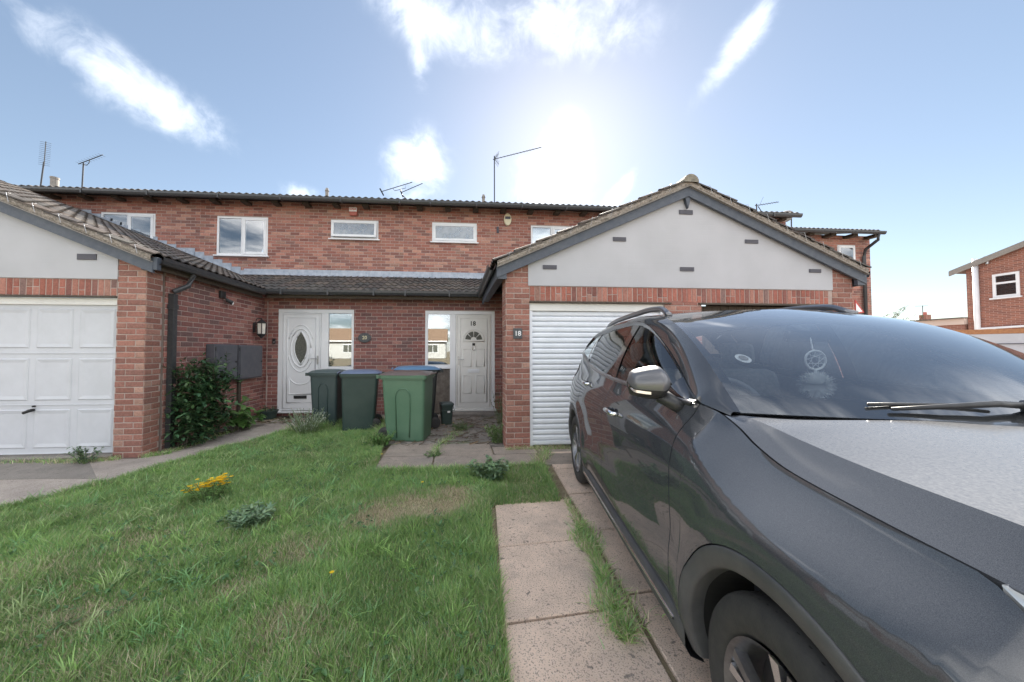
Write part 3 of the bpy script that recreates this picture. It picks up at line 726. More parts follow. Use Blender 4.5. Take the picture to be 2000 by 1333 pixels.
def painted(name='gable_paint'):
    m_, t, b = nmat(name); b.inputs['Roughness'].default_value = .65
    g = N(t, 'ShaderNodeNewGeometry'); mp = N(t, 'ShaderNodeVectorMath', operation='MULTIPLY'); mp.inputs[1].default_value = (1,0,1); t.links.new(g.outputs['Position'], mp.inputs[0])
    sw = N(t, 'ShaderNodeSeparateXYZ'); t.links.new(g.outputs['Position'], sw.inputs[0]); cb = N(t, 'ShaderNodeCombineXYZ'); t.links.new(sw.outputs[0], cb.inputs[0]); t.links.new(sw.outputs[2], cb.inputs[1])
    bk = N(t, 'ShaderNodeTexBrick'); bk.inputs['Scale'].default_value = 1; bk.inputs['Brick Width'].default_value = .225; bk.inputs['Row Height'].default_value = .075; bk.inputs['Mortar Size'].default_value = .006; bk.inputs['Mortar Smooth'].default_value = .6
    bk.inputs['Color1'].default_value = (1,1,1,1); bk.inputs['Color2'].default_value = (.9,.9,.9,1); bk.inputs['Mortar'].default_value = (0,0,0,1); t.links.new(cb.outputs[0], bk.inputs['Vector'])
    n = N(t, 'ShaderNodeTexNoise'); n.inputs['Scale'].default_value = 2.2; n.inputs['Detail'].default_value = 8; t.links.new(g.outputs['Position'], n.inputs['Vector'])
    mr = N(t, 'ShaderNodeMapRange'); mr.inputs[1].default_value = .3; mr.inputs[2].default_value = .75; t.links.new(n.outputs['Fac'], mr.inputs[0])
    mx = N(t, 'ShaderNodeMix', data_type='RGBA'); mx.inputs[6].default_value = (.455,.46,.485,1); mx.inputs[7].default_value = (.405,.41,.43,1); t.links.new(mr.outputs[0], mx.inputs[0]); t.links.new(mx.outputs[2], b.inputs['Base Color'])
    # the brick courses show faintly and patchily through the paint
    n4 = N(t, 'ShaderNodeTexNoise'); n4.inputs['Scale'].default_value = 1.7; t.links.new(g.outputs['Position'], n4.inputs['Vector'])
    m4 = N(t, 'ShaderNodeMapRange'); m4.inputs[1].default_value = .45; m4.inputs[2].default_value = .65; m4.inputs[3].default_value = .02; m4.inputs[4].default_value = .22; t.links.new(n4.outputs['Fac'], m4.inputs[0])
    n2 = N(t, 'ShaderNodeTexNoise'); n2.inputs['Scale'].default_value = 45; t.links.new(g.outputs['Position'], n2.inputs['Vector'])
    ad = N(t, 'ShaderNodeMath', operation='MULTIPLY_ADD'); ad.inputs[1].default_value = .35; t.links.new(n2.outputs['Fac'], ad.inputs[0]); t.links.new(bk.outputs['Color'], ad.inputs[2])
    bp = N(t, 'ShaderNodeBump'); bp.inputs['Distance'].default_value = .006; t.links.new(m4.outputs[0], bp.inputs['Strength']); t.links.new(ad.outputs[0], bp.inputs['Height']); t.links.new(bp.outputs[0], b.inputs['Normal'])
painted()
ZL = 2.055; ZW = 2.285      # underside of the lintel, foot of the white gable
# ---- left garage
gL = thing('garage', 'left garage with white panelled up-and-over door and beige-topped tiled roof', 'garage', group='brick garages')
xe, xr = -3.84, -9.2; ze = 2.585; zr = ze+SGL*(xe-xr)
def keepL(a, c): return 2.30+0*a > 0
# front pier, its return and the side wall
brick_wall(gL, (-4.33,YG,0), (1,0,0), (0,-1,0), .34, 2.625, cap=70, pal=BPIER, palname='pier', seed=51, phase=.105, th=.06)
brick_wall(gL, (-3.987,YG+.004,0), (0,1,0), (1,0,0), .24, 2.55, cap=35, pal=BPIER, palname='pier', seed=52, phase=.1175, th=.06)
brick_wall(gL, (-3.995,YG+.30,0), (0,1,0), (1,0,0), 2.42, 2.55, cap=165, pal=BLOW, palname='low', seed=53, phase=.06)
brick_wall(gL, (-7.0,YG,0), (1,0,0), (0,-1,0), .55, 2.3, cap=0, pal=BPIER, palname='pier', seed=54)
soldier_course(gL, (-6.45,YG,ZL+.012), (1,0,0), (0,-1,0), 2.115, ZL, ZW-ZL-.012)
m = MB(); m.box(-6.46,-4.332,YG-.035,YG+.02,ZL-.012,ZL+.010); m.build('lintel_plate', 'timber_dark', gL)
# white gable
m = MB(); m.prism([(-14.2,YG-.012,ZW),(-4.325,YG-.012,ZW),(-4.325,YG-.012,zgL(-4.325)-.16),(xr,YG-.012,zgL(xr)-.16),(-14.2,YG-.012,zgL(-4.325)-.2)], (0,.05,0)); m.build('gable_wall', 'gable_paint', gL)
air_vent(gL, -4.80, -4.575, 2.525, 2.60, YG-.012)
m = MB(); m.box(-14.2,-6.9,YG+.0,YG+.1,0,2.28); m.build('front_wall', 'mortar', gL)
# panelled door
m = MB(); m.box(-6.42,-4.34,YG+.06,YG+.10,.05,ZL-.01); gd = m.build('garage_door', 'garage_white', gL)
m = MB(); m.box(-6.42,-4.335,YG+.03,YG+.075,1.955,ZL-.012); m.build('door_head', 'upvc_warm', gd, bevel=.004)
px = [-4.395-.50*k for k in range(5)]
for rw, (a, b) in enumerate(((1.40,1.905),(.735,1.27),(.135,.625))):
    for k in range(4):
        x1_, x0_ = px[k]-.0, px[k]-.42
        m = MB(); y = YG+.058; e = .035
        o_ = [(x0_,y+.001,a),(x1_,y+.001,a),(x1_,y+.001,b),(x0_,y+.001,b)]; i1 = [(x0_+e*.4,y-.008,a+e*.4),(x1_-e*.4,y-.008,a+e*.4),(x1_-e*.4,y-.008,b-e*.4),(x0_+e*.4,y-.008,b-e*.4)]
        i2 = [(x0_+e*1.6,y-.001,a+e*1.6),(x1_-e*1.6,y-.001,a+e*1.6),(x1_-e*1.6,y-.001,b-e*1.6),(x0_+e*1.6,y-.001,b-e*1.6)]
        A = [m.vert(p) for p in o_]; B = [m.vert(p) for p in i1]; Cc = [m.vert(p) for p in i2]
        for p, q in ((A,B),(B,Cc)):
            for s in range(4): m.face((p[s], p[(s+1)%4], q[(s+1)%4], q[s]))
        m.face(Cc); m.build('door_panel', 'garage_white', gd)
for z in (.68, 1.335):
    m = MB(); m.box(-6.42,-4.345,YG+.052,YG+.062,z-.004,z+.004); m.build('door_rib', 'garage_white', gd)
m = MB(); m.box(-6.42,-4.34,YG+.045,YG+.062,.05,.068); m.build('bottom_seal', 'chrome', gd)
m = MB(); m.tube([(-5.31,YG+.05,.62),(-5.31,YG+.0,.615),(-5.36,YG-.015,.59)], [.018,.02,.016], 10); m.tube([(-5.31,YG+.06,.665),(-5.31,YG+.035,.665)], .012, 8); m.build('door_handle', 'seal_black', gd, smooth=True)
# roof
m = MB(); yb_ = YU-.005
m.quad((xe,4.56,ze-.02),(xe,yb_,ze-.02),(xr,yb_,zr-.02),(xr,4.56,zr-.02)); m.quad((2*xr-xe,4.56,ze-.02),(xr,4.56,zr-.02),(xr,yb_,zr-.02),(2*xr-xe,yb_,ze-.02))
rf = m.build('roof', 'roof_felt', gL)
tiled_roof(rf, (xe+.03,4.555,ze-.005), (0,1,0), (-1,0,SGL), 14, 18, gauge=.325, seed=61, keep=lambda p: p.y < 8.85 and (p.y < 7.05 or zgL(p.x) > zl(p.y)-.13))
build_verge(gL, xe-.01, xr, ze+.02, zr+.02)
build_verge(gL, 2*xr-xe, xr, ze+.02, zr+.02)
m = MB(); m.box(-3.99,-3.80,4.60,4.66,2.40,2.56); m.build('barge_end', 'bargeboard', gL)
# eaves gutter along the side, fascia, downpipe behind the pier
m = MB(); gx0 = -3.80
m.grid([[(gx0+a, y, 2.525+b) for a, b in prof] for y in (4.63, 7.02)], flip=True); m.grid([[(gx0+a*.93, y, 2.527+b*.93) for a, b in prof] for y in (4.63, 7.02)])
m.build('gutter', 'gutter_black', gL)
m = MB(); m.box(-3.90,-3.875,4.66,7.1,2.42,2.545); m.box(-3.99,-3.90,4.66,7.1,2.47,2.485); m.build('fascia', 'timber_dark', gL)
dp = thing('downpipe', 'black plastic downpipe in the corner behind the left garage pier', 'downpipe')
m = MB(); m.box(-3.985,-3.915,YG+.335,YG+.405,.02,2.16); m.tube([(-3.82,YG+.55,2.47),(-3.85,YG+.5,2.30),(-3.95,YG+.37,2.19)], .036, 10); m.build('pipe', 'gutter_black', dp)
for z in (.5, 1.95): m = MB(); m.box(-3.99,-3.905,YG+.325,YG+.415,z,z+.06); m.build('pipe_collar', 'gutter_black', dp)
# ---- right double garage
gR = thing('garage', 'double garage on the right with wide white gable and white roller shutter', 'garage', group='brick garages')
xa, xb = .70, 6.04; xre, xrr = .555, 3.37; zr = 2.60+SG*(xrr-xre)
brick_wall(gR, (xa,YG,0), (1,0,0), (0,-1,0), .335, 2.625, cap=72, pal=BPIER, palname='pier', seed=71, phase=.11, th=.08)
brick_wall(gR, (xa-.003,YG+.33,0), (0,-1,0), (-1,0,0), .326, 2.5, cap=20, pal=BPIER, palname='pier', seed=72, phase=.1, th=.06)
brick_wall(gR, (1.055,YD-.0,0), (0,-1,0), (-1,0,0), 2.40, 2.5, cap=0, pal=BLOW, palname='low', seed=73)
brick_wall(gR, (3.03,YG,1.35), (1,0,0), (0,-1,0), .57, .72, cap=60, pal=BPIER, palname='pier', seed=74, phase=.05, th=.08)
m = MB(); m.box(3.032,3.598,YG,YG+.1,0,1.348); m.build('pier_foot', 'mortar', gR)
brick_wall(gR, (5.71,YG,0), (1,0,0), (0,-1,0), .335, 2.625, cap=72, pal=BPIER, palname='pier', seed=75, phase=.03, th=.08)
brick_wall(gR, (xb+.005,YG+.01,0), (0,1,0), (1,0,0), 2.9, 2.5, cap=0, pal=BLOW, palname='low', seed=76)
soldier_course(gR, (1.037,YG,ZL+.012), (1,0,0), (0,-1,0), 4.67, ZL, ZW-ZL-.012, seed=9)
m = MB(); m.box(1.036,3.12,YG-.03,YG+.02,ZL-.013,ZL+.010); m.box(3.55,5.70,YG-.03,YG+.02,ZL-.013,ZL+.010); m.build('lintel_plate', 'timber_dark', gR)
m = MB(); zz = lambda x: 2.60+SG*(min(x, 2*xrr-x)-xre)-.17
m.prism([(1.015,YG-.014,ZW),(5.705,YG-.014,ZW),(5.705,YG-.014,zz(5.705)),(xrr,YG-.014,zz(xrr)),(1.015,YG-.014,zz(1.015))], (0,.05,0)); m.build('gable_wall', 'gable_paint', gR)
for (a, b, c, d) in ((3.265,3.475,3.37,3.435),(2.255,2.45,2.945,3.005),(1.225,1.425,2.52,2.578),(4.29,4.50,2.965,3.022),(3.265,3.48,2.53,2.59),(5.318,5.51,2.545,2.60)): air_vent(gR, a, b, c, d, YG-.014)
m = MB(); m.prism([(3.31,YG-.02,3.70),(3.43,YG-.02,3.70),(3.40,YG-.02,3.53),(3.375,YG-.02,3.44),(3.345,YG-.02,3.53)], (0,-.05,0)); m.build('finial', 'bargeboard', gR, bevel=.004)
# roller shutter, slat by slat
m = MB(); m.box(1.036,3.03,YG+.075,YG+.10,.03,ZL-.014); sh = m.build('roller_shutter', 'shutter_white', gR)
z = .10; k = 0
m = MB(); m.box(1.04,3.025,YG+.040,YG+.075,.045,.096); m.build('bottom_bar', 'shutter_white', sh, bevel=.004)
while z < 1.92:
    m = MB(); pr = [(YG+.074,z),(YG+.056,z+.006),(YG+.048,z+.022),(YG+.048,z+.052),(YG+.056,z+.068),(YG+.074,z+.074)]
    m.grid([[(x, y, q) for y, q in pr] for x in (1.04, 3.025)]); m.build('slat', 'shutter_white', sh); z += .0765
m = MB(); m.box(1.036,3.03,YG+.02,YG+.075,1.935,ZL-.014); m.build('shutter_box', 'upvc_warm', sh)
for xx in (1.036, 2.985): m = MB(); m.box(xx,xx+.045,YG+.025,YG+.046,.03,1.934); m.build('guide_rail', 'shutter_white', sh)
m = MB(); m.box(3.6,5.71,YG+.14,YG+.16,.03,ZL-.014); d2 = m.build('garage_door', 'timber_dark', gR)
for k in range(16): mm = MB(); mm.box(3.605+k*.131,3.605+k*.131+.125,YG+.125,YG+.139,.05,ZL-.02); mm.build('door_board', 'timber_dark', d2)
m = MB(); yb_ = YU-.005
m.quad((xre,4.56,2.58),(xrr,4.56,zr-.02),(xrr,yb_,zr-.02),(xre,yb_,2.58)); m.quad((2*xrr-xre,4.56,2.58),(2*xrr-xre,yb_,2.58),(xrr,yb_,zr-.02),(xrr,4.56,zr-.02))
m.box(xrr-.02, xrr+.02, 4.6, yb_, zr-.1, zr-.02)
rf = m.build('roof', 'roof_felt', gR)
tiled_roof(rf, (xre-.03,8.76,2.595), (0,-1,0), (1,0,SG), 14, 9, gauge=.333, seed=63, keep=lambda p: p.y < 7.05 or zgR(p.x) > zl(p.y)-.13)
tiled_roof(rf, (2*xrr-xre+.03,4.555,2.595), (0,1,0), (-1,0,SG), 14, 9, gauge=.333, seed=64)
build_verge(gR, xre+.01, xrr, 2.62, zr+.02); build_verge(gR, 2*xrr-xre, xrr, 2.62, zr+.02)
# ridge tiles with the round end
for k in range(9):
    m = MB(); rr = .115; y0 = 4.53+k*.45; n = 10
    P_ = [[(xrr+rr*math.cos(math.pi*i/n), y, zr-.045+rr*math.sin(math.pi*i/n)) for i in range(n+1)] for y in (y0, y0+.46)]
    m.grid(P_, flip=True); m.poly([P_[0][i] for i in range(n, -1, -1)]) if k == 0 else None
    for f_ in range(len(m.f)): m.c[f_] = (.23,.21,.17)
    m.build('ridge_tile', 'tile', gR, colors=True)
# eaves gutters
for gx0, flp in ((.50, False), (6.24, True)):
    m = MB(); m.grid([[(gx0+a, y, 2.53+b) for a, b in prof] for y in (4.63, 7.2)], flip=True); m.grid([[(gx0+a*.93, y, 2.532+b*.93) for a, b in prof] for y in (4.63, 7.2)]); m.build('gutter', 'gutter_black', gR)
m = MB(); m.box(.56,.585,4.64,7.2,2.36,2.56); m.box(.585,.70,4.64,7.2,2.41,2.425); m.build('fascia', 'bargeboard', gR); m = MB(); m.box(6.15,6.175,4.64,7.2,2.36,2.56); m.build('fascia', 'bargeboard', gR)
m = MB(); m.box(.58,.70,4.605,4.655,2.36,2.50); m.box(6.045,6.17,4.605,4.655,2.36,2.50); m.build('barge_end', 'bargeboard', gR)
# ---- house set back on the right
hs = thing('terraced_house', 'brick house set back behind the right garage, with a downpipe at its corner', 'house', group='houses of the brick terrace')
YS = 9.9
brick_wall(hs, (9.35,YS,0), (1,0,0), (0,-1,0), 4.12, 5.10, [(12.30-9.35,12.93-9.35,4.05,4.78)], cap=140, seed=81)
brick_wall(hs, (13.475,YS+.01,0), (0,1,0), (1,0,0), 5, 5.10, cap=0, seed=82)
window(hs, 12.30, 12.93, 4.05, 4.78, YS, (), 'window_glass', 'blind')
m = MB(); m.quad((9.2,YS-.36,5.10),(13.25,YS-.36,5.10),(13.6,YS+4.5,5.10+4.86*.30),(9.2,YS+4.5,5.10+4.86*.30)); rf = m.build('roof', 'roof_felt', hs)
tiled_roof(rf, (9.2,YS-.40,5.115), (1,0,0), (0,1,.30), 14, 3, gauge=.34, cover=.292, seed=83)
m = MB(); m.grid([[(x, YS-.43+a, 5.06+b) for a, b in prof] for x in (9.2, 13.42)]); m.build('gutter', 'gutter_black', hs)
for k in range(6): mm = MB(); mm.box(9.5+k*.75,9.67+k*.75,YS-.3,YS-.002,4.98,5.07); mm.build('rafter_foot', 'timber_dark', hs)
m = MB(); m.tube([(13.22,YS-.43,5.03),(13.22,YS-.4,4.85),(13.17,YS-.1,4.62),(13.16,YS-.07,4.4),(13.16,YS-.07,.05)], .045, 10); m.build('downpipe', 'gutter_black', hs, smooth=True)
# main terrace right end wall
m = MB(); m.box(9.25,9.349,YU+.01,YS,0,5.1); m.build('end_wall', 'mortar', HO['n16'])
# back and side walls so nothing is see-through behind
for hn, xa_, xb_ in (('n22',-10.65,-6.3),('n20',-6.3,-1.35),('n18',-1.35,3.6),('n16',3.6,9.24)):
    m = MB(); m.box(xa_+.002, xb_-.002, 14.0, 14.1, 0, 6.6); m.box(xa_+.002, xb_-.002, YU+.35, YU+.37, 3.0, 5.1); m.build('inner_wall', 'room_dark', HO[hn])
# ------------------------------------------------------------------ fittings on the walls
# meter boxes
for k, (y0, y1, z0, z1, lab) in enumerate(((5.74,6.30,.87,1.475,'dark grey meter box on the side wall, the one half behind the shrub'),(6.35,7.07,.845,1.47,'dark grey meter box nearer the white door, with a pipe below it'))):
    mb = thing('meter_box', lab, 'meter box', group='meter boxes')
    m = MB(); m.box(-3.985,-3.845,y0,y1,z0,z1); m.build('box', 'meter_box', mb, bevel=.012)
    m = MB(); m.box(-3.846,-3.828,y0+.02,y1-.02,z0+.02,z1-.02); d_ = m.build('door', 'meter_box', mb, bevel=.008)
    m = MB(); m.lathe([(.0,.012),(.014,.012),(.014,0)], 10, (-3.829,y1-.06,(z0+z1)/2), 'X'); m.build('lock', 'seal_black', d_)
    for z in (z0+.08, z1-.08): m = MB(); m.tube([(-3.84,y0+.012,z-.03),(-3.84,y0+.012,z+.03)], .008, 6); m.build('hinge', 'seal_black', mb)
m = MB(); m.box(-3.985,-3.95,6.53,6.60,.02,.845); tag(m.build('service_pipe', 'timber_dark'), 'brown vertical duct running down the wall below the right meter box', 'pipe')
# lantern
ln = thing('wall_lantern', 'black coach lantern on the brick wall beside the oval-glass door', 'lantern')
lx, ly, lz = -3.84, 7.02, 1.80
m = MB(); m.box(-3.992,-3.965,ly-.03,ly+.03,lz-.07,lz+.12); m.tube([(-3.97,ly,lz+.08),(-3.93,ly,lz+.20),(lx,ly,lz+.205)], .010, 8); m.build('bracket', 'black_plastic', ln)
m = MB(); m.lathe([(.0,.21),(.012,.205),(.014,.185),(.05,.155),(.088,.12),(.09,.105),(.075,.105)], 6, (lx,ly,lz)); m.build('cap', 'black_plastic', ln)
m = MB(); m.lathe([(.076,-.10),(.09,-.11),(.07,-.135),(.03,-.165),(.012,-.19),(.0,-.195)], 6, (lx,ly,lz)); m.build('base', 'black_plastic', ln)
m = MB()
for q in range(6):
    an = math.pi*q/3; x, y = lx+.078*math.cos(an), ly+.078*math.sin(an); m.tube([(x,y,lz-.105),(lx+.086*math.cos(an),ly+.086*math.sin(an),lz+.108)], .008, 5)
m.build('frame', 'black_plastic', ln)
mat('lantern_glass', (.75,.70,.62), .25, c2=(.6,.58,.54), scale=8)
for q in range(6):
    a0, a1 = math.pi*q/3, math.pi*(q+1)/3; r0, r1 = .072, .080
    m = MB(); m.quad((lx+r0*math.cos(a0),ly+r0*math.sin(a0),lz-.103),(lx+r0*math.cos(a1),ly+r0*math.sin(a1),lz-.103),(lx+r1*math.cos(a1),ly+r1*math.sin(a1),lz+.106),(lx+r1*math.cos(a0),ly+r1*math.sin(a0),lz+.106)); m.build('pane', 'lantern_glass', ln)
# security light
s = thing('security_light', 'small black security lamp with sensor high on the garage side wall', 'lamp')
m = MB(); m.box(-3.99,-3.94,6.01,6.13,2.26,2.38); m.build('housing', 'black_plastic', s, bevel=.01)
m = MB(); m.tube([(-3.945,6.09,2.28),(-3.91,6.13,2.22)], .016, 8); m.tube([(-3.93,6.12,2.24),(-3.88,6.19,2.20)], [.03,.036], 12); m.build('sensor', 'black_plastic', s, smooth=False)
m = MB(); m.lathe([(0,.004),(.03,.0)], 12, (-3.875,6.197,2.197), 'X'); m.build('lens', 'paint_white', s)
# cable in the corner, door bell
m = MB(); m.tube([(-3.925,YD-.012,.35),(-3.925,YD-.012,1.2),(-3.92,YD-.012,2.42)], .009, 6); tag(m.build('cable', 'mortar'), 'pale cable running up the corner between garage wall and front wall', 'cable')
s = thing('door_bell', 'black doorbell on the bricks left of the oval-glass door', 'doorbell'); m = MB(); m.box(-3.815,-3.755,YD-.028,YD-.007,1.51,1.62); m.build('case', 'black_plastic', s, bevel=.006)
m = MB(); m.lathe([(0,-.004),(.016,-.003),(.018,.0)], 14, (-3.785,YD-.028,1.545), 'Y'); m.build('button', 'steel_dull', s)
# plaques
s = thing('house_number_plaque', 'oval slate plaque with a gold 20 between the two doors', 'plaque'); m = MB(); m.prism([(-1.937+.135*math.cos(2*math.pi*i/40), YD-.03, 1.64+.105*math.sin(2*math.pi*i/40)) for i in range(40)], (0,.022,0)); m.build('plate', 'slate', s, bevel=.004)
m = MB(); m.tube([(-1.937+.12*math.cos(2*math.pi*i/40), YD-.031, 1.64+.09*math.sin(2*math.pi*i/40)) for i in range(41)], .004, 5); m.build('rim', 'slate', s)
text_mesh('number', '20', .10, 'paint_gold', (-1.935,YD-.034,1.64), (R(90),0,0), s, bold=.002)
s = thing('house_number_plaque', 'square slate plaque with a white 18 on the garage pier', 'plaque'); m = MB(); m.box(.80,.925,YG-.022,YG-.006,1.535,1.68); m.build('plate', 'slate', s, bevel=.003)
text_mesh('number', '18', .095, 'paint_white', (.863,YG-.025,1.605), (R(90),0,0), s, bold=.001)
# alarm boxes
s = thing('alarm_box', 'cream oval alarm box under the eaves near the tall aerial', 'alarm box')
m = MB(); pts = [(1.36+.10*math.cos(2*math.pi*i/28), YU-.07, 4.83+.165*math.sin(2*math.pi*i/28)) for i in range(28)]; m.prism(pts, (0,.062,0)); m.build('cover', 'paint_cream', s, bevel=.018)
m = MB(); m.box(1.29,1.43,YU-.076,YU-.069,4.83,4.90); m.build('logo_band', 'vent_grey', s)
s = thing('alarm_box', 'red and white alarm box above the left bathroom window', 'alarm box'); m = MB(); m.box(-2.71,-2.50,YU-.09,YU-.007,4.80,5.0); m.v = [(x+(0.02 if (z < 4.9) else 0)*(1 if x < -2.6 else -1), y, z) for x, y, z in m.v]; m.build('case', 'alarm_red', s, bevel=.01)
m = MB(); m.box(-2.70,-2.51,YU-.097,YU-.089,4.895,5.0); m.build('panel', 'paint_white', s); text_mesh('lettering', 'OSA', .085, 'paint_red', (-2.605,YU-.10,4.95), (R(90),0,0), s, bold=.001)
s = thing('bracket', 'small grey bracket on the bricks below the cream alarm box', 'bracket'); m = MB(); m.box(1.085,1.115,YU-.05,YU-.007,4.49,4.62); m.box(1.07,1.13,YU-.02,YU-.007,4.47,4.64); m.build('plate', 'vent_grey', s, bevel=.003)
s = thing('triangle_sign', 'small white triangular sign with red edge at the right garage corner', 'sign')
m = MB(); m.prism([(6.055,YG-.03,2.14),(6.055,YG-.03,1.93),(6.20,YG-.03,1.95)], (0,.012,0)); m.build('red_border', 'paint_red', s); m = MB(); m.prism([(6.06,YG-.034,2.09),(6.06,YG-.034,1.945),(6.165,YG-.034,1.962)], (0,.003,0)); m.build('face', 'paint_white', s)
# wall box in the alley by door 18
s = thing('utility_box', 'tall narrow grey box on the hidden wall beside the door numbered 18', 'box'); m = MB(); m.box(.955,1.045,6.2,6.6,1.0,1.53); m.build('case', 'vent_grey', s, bevel=.01); m = MB(); m.box(.95,.957,6.22,6.58,1.03,1.5); m.build('door', 'steel_dull', s)
# ------------------------------------------------------------------ flues and aerials on the roof
def zr_(y): return 5.085+.30*(y-(YU-.40))
def flue(x, y, z0, z1, r, lab, mt='verge_mortar', cowl=True):
    f = thing('roof_flue', lab, 'flue', group='flue pipes on the terrace roof'); m = MB(); m.lathe([(r,0),(r,z1-z0),(r*.9,z1-z0+.01),(0,z1-z0+.012)], 16, (x,y,z0)); m.build('pipe', mt, f, smooth=False)
    m = MB()
    if cowl: m.lathe([(r*1.35,.10),(r*1.45,.09),(r*1.45,.12),(r,.14)], 16, (x,y,z0)); m.lathe([(r*1.3,z1-z0-.02),(r*.7,z1-z0+.06),(0,z1-z0+.07)], 16, (x,y,z0))
    else: m.lathe([(r*1.1,z1-z0-.03),(r*1.12,z1-z0+.015),(0,z1-z0+.02)], 16, (x,y,z0))
    m.build('cowl', mt, f)
flue(-3.45,9.25,zr_(9.25)-.1,5.66,.042,'grey flue pipe on the roof above the red alarm box','vent_grey2' if False else 'undercloak')
flue(.76,9.25,zr_(9.25)-.1,5.64,.042,'grey flue pipe on the roof left of the tall aerial','undercloak')
flue(-10.10,9.25,zr_(9.25)-.1,5.72,.075,'pale thick flue pipe at the far left end of the roof','undercloak',False)
def yagi(m, p0, p1, n, el, updir, r=.006, taper=.0):
    p0, p1 = Vector(p0), Vector(p1); m.tube([p0, p1], r*1.6, 6); d = (p1-p0).normalized(); e = Vector(updir) - d*Vector(updir).dot(d); e.normalize()
    for k in range(n):
        t = (k+.5)/n; c = p0.lerp(p1, t); l = el*(1-taper*t); m.tube([c-e*l, c+e*l], r*.55, 4)
mat('aerial_metal', (.055,.06,.07), .45, metal=.6)
AG = 'television aerials on the terrace roof'
a = thing('television_aerial', 'tall aerial with a long ribbed boom pointing right, near the sun', 'aerial', group=AG)
m = MB(); m.tube([(1.06,9.2,zr_(9.2)-.1),(1.06,9.2,6.78)], .016, 8); m.build('mast', 'aerial_metal', a)
m = MB(); yagi(m, (1.02,9.2,6.68), (2.38,9.15,7.06), 15, .055, (.0,.6,.8)); m.build('boom', 'aerial_metal', a)
m = MB(); 
for s_ in (-1, 1):
    for q in range(4): m.tube([(1.08+q*.03,9.05,6.70+s_*(.03+.035*q)),(1.08+q*.03,9.35,6.70+s_*(.03+.035*q))], .004, 4)
    m.tube([(1.06,9.2,6.70),(1.18,9.2,6.70+s_*.15)], .006, 5)
m.build('reflector', 'aerial_metal', a)
a = thing('television_aerial', 'low double-boom aerial on a bent mast above the middle of the roof', 'aerial', group=AG)
m = MB(); m.tube([(-1.26,9.3,zr_(9.3)-.1),(-1.33,9.3,5.5),(-1.47,9.3,5.63),(-1.52,9.3,5.78)], .014, 8); m.build('mast', 'aerial_metal', a)
m = MB(); yagi(m, (-2.02,9.3,5.71), (-1.20,9.3,6.0), 9, .05, (0,1,.2)); yagi(m, (-1.50,9.3,5.70), (-.92,9.3,5.98), 7, .05, (0,1,.2)); m.tube([(-1.72,9.3,5.80),(-1.68,9.3,5.74),(-1.38,9.3,5.83),(-1.38,9.3,5.90)], .007, 5); m.tube([(-2.05,9.2,5.74),(-2.0,9.42,5.66)], .02, 6); m.tube([(-1.50,9.2,5.70),(-1.47,9.42,5.64)], .02, 6); m.build('boom', 'aerial_metal', a)
a = thing('television_aerial', 'leftmost aerial, upright with many short rods', 'aerial', group=AG)
m = MB(); m.tube([(-10.5,9.3,zr_(9.3)-.1),(-10.42,9.3,6.15)], .016, 8); m.build('mast', 'aerial_metal', a)
m = MB(); yagi(m, (-10.36,9.25,6.02), (-10.28,9.2,6.62), 13, .11, (1,.2,.15)); m.build('boom', 'aerial_metal', a)
a = thing('television_aerial', 'aerial with slanting boom on a straight mast, second from left', 'aerial', group=AG)
m = MB(); m.tube([(-9.52,9.3,zr_(9.3)-.1),(-9.50,9.3,6.17)], .016, 8); m.tube([(-9.5,9.3,6.12),(-9.42,9.3,6.11),(-9.37,9.3,6.17),(-9.36,9.3,6.24)], .010, 6); m.build('mast', 'aerial_metal', a)
m = MB(); yagi(m, (-9.62,9.3,6.13), (-9.05,9.3,6.40), 9, .10, (.2,1,.25)); m.build('boom', 'aerial_metal', a)
a = thing('television_aerial', 'aerial standing above the right slope of the double garage', 'aerial', group=AG)
m = MB(); m.tube([(9.05,9.4,zr_(9.4)-.1),(9.05,9.4,5.80)], .016, 8); m.build('mast', 'aerial_metal', a)
m = MB(); yagi(m, (9.0,9.4,5.74), (9.72,9.35,5.86), 9, .05, (0,.6,.8)); m.tube([(9.1,9.4,5.73),(9.25,9.4,5.5)], .012, 5); m.tube([(9.16,9.4,5.78),(9.22,9.4,5.9),(9.28,9.4,6.02)], .004, 4); m.build('boom', 'aerial_metal', a)
a = thing('satellite_dish', 'small satellite dish seen edge-on on the set-back house', 'dish')
m = MB(); m.tube([(10.55,9.75,5.1),(10.56,9.75,5.72),(10.46,9.72,5.70),(10.38,9.7,5.62)], .018, 8); m.build('arm', 'aerial_metal', a)
m = MB(); m.lathe([(0,.05),(.10,.035),(.18,.0),(.20,-.02),(.19,-.022),(.1,.02),(0,.035)], 20); 
d_ = m.build('reflector', 'undercloak', a, smooth=True); d_.location = (10.30,9.7,5.58); d_.rotation_euler = (R(8),R(-78),R(20))
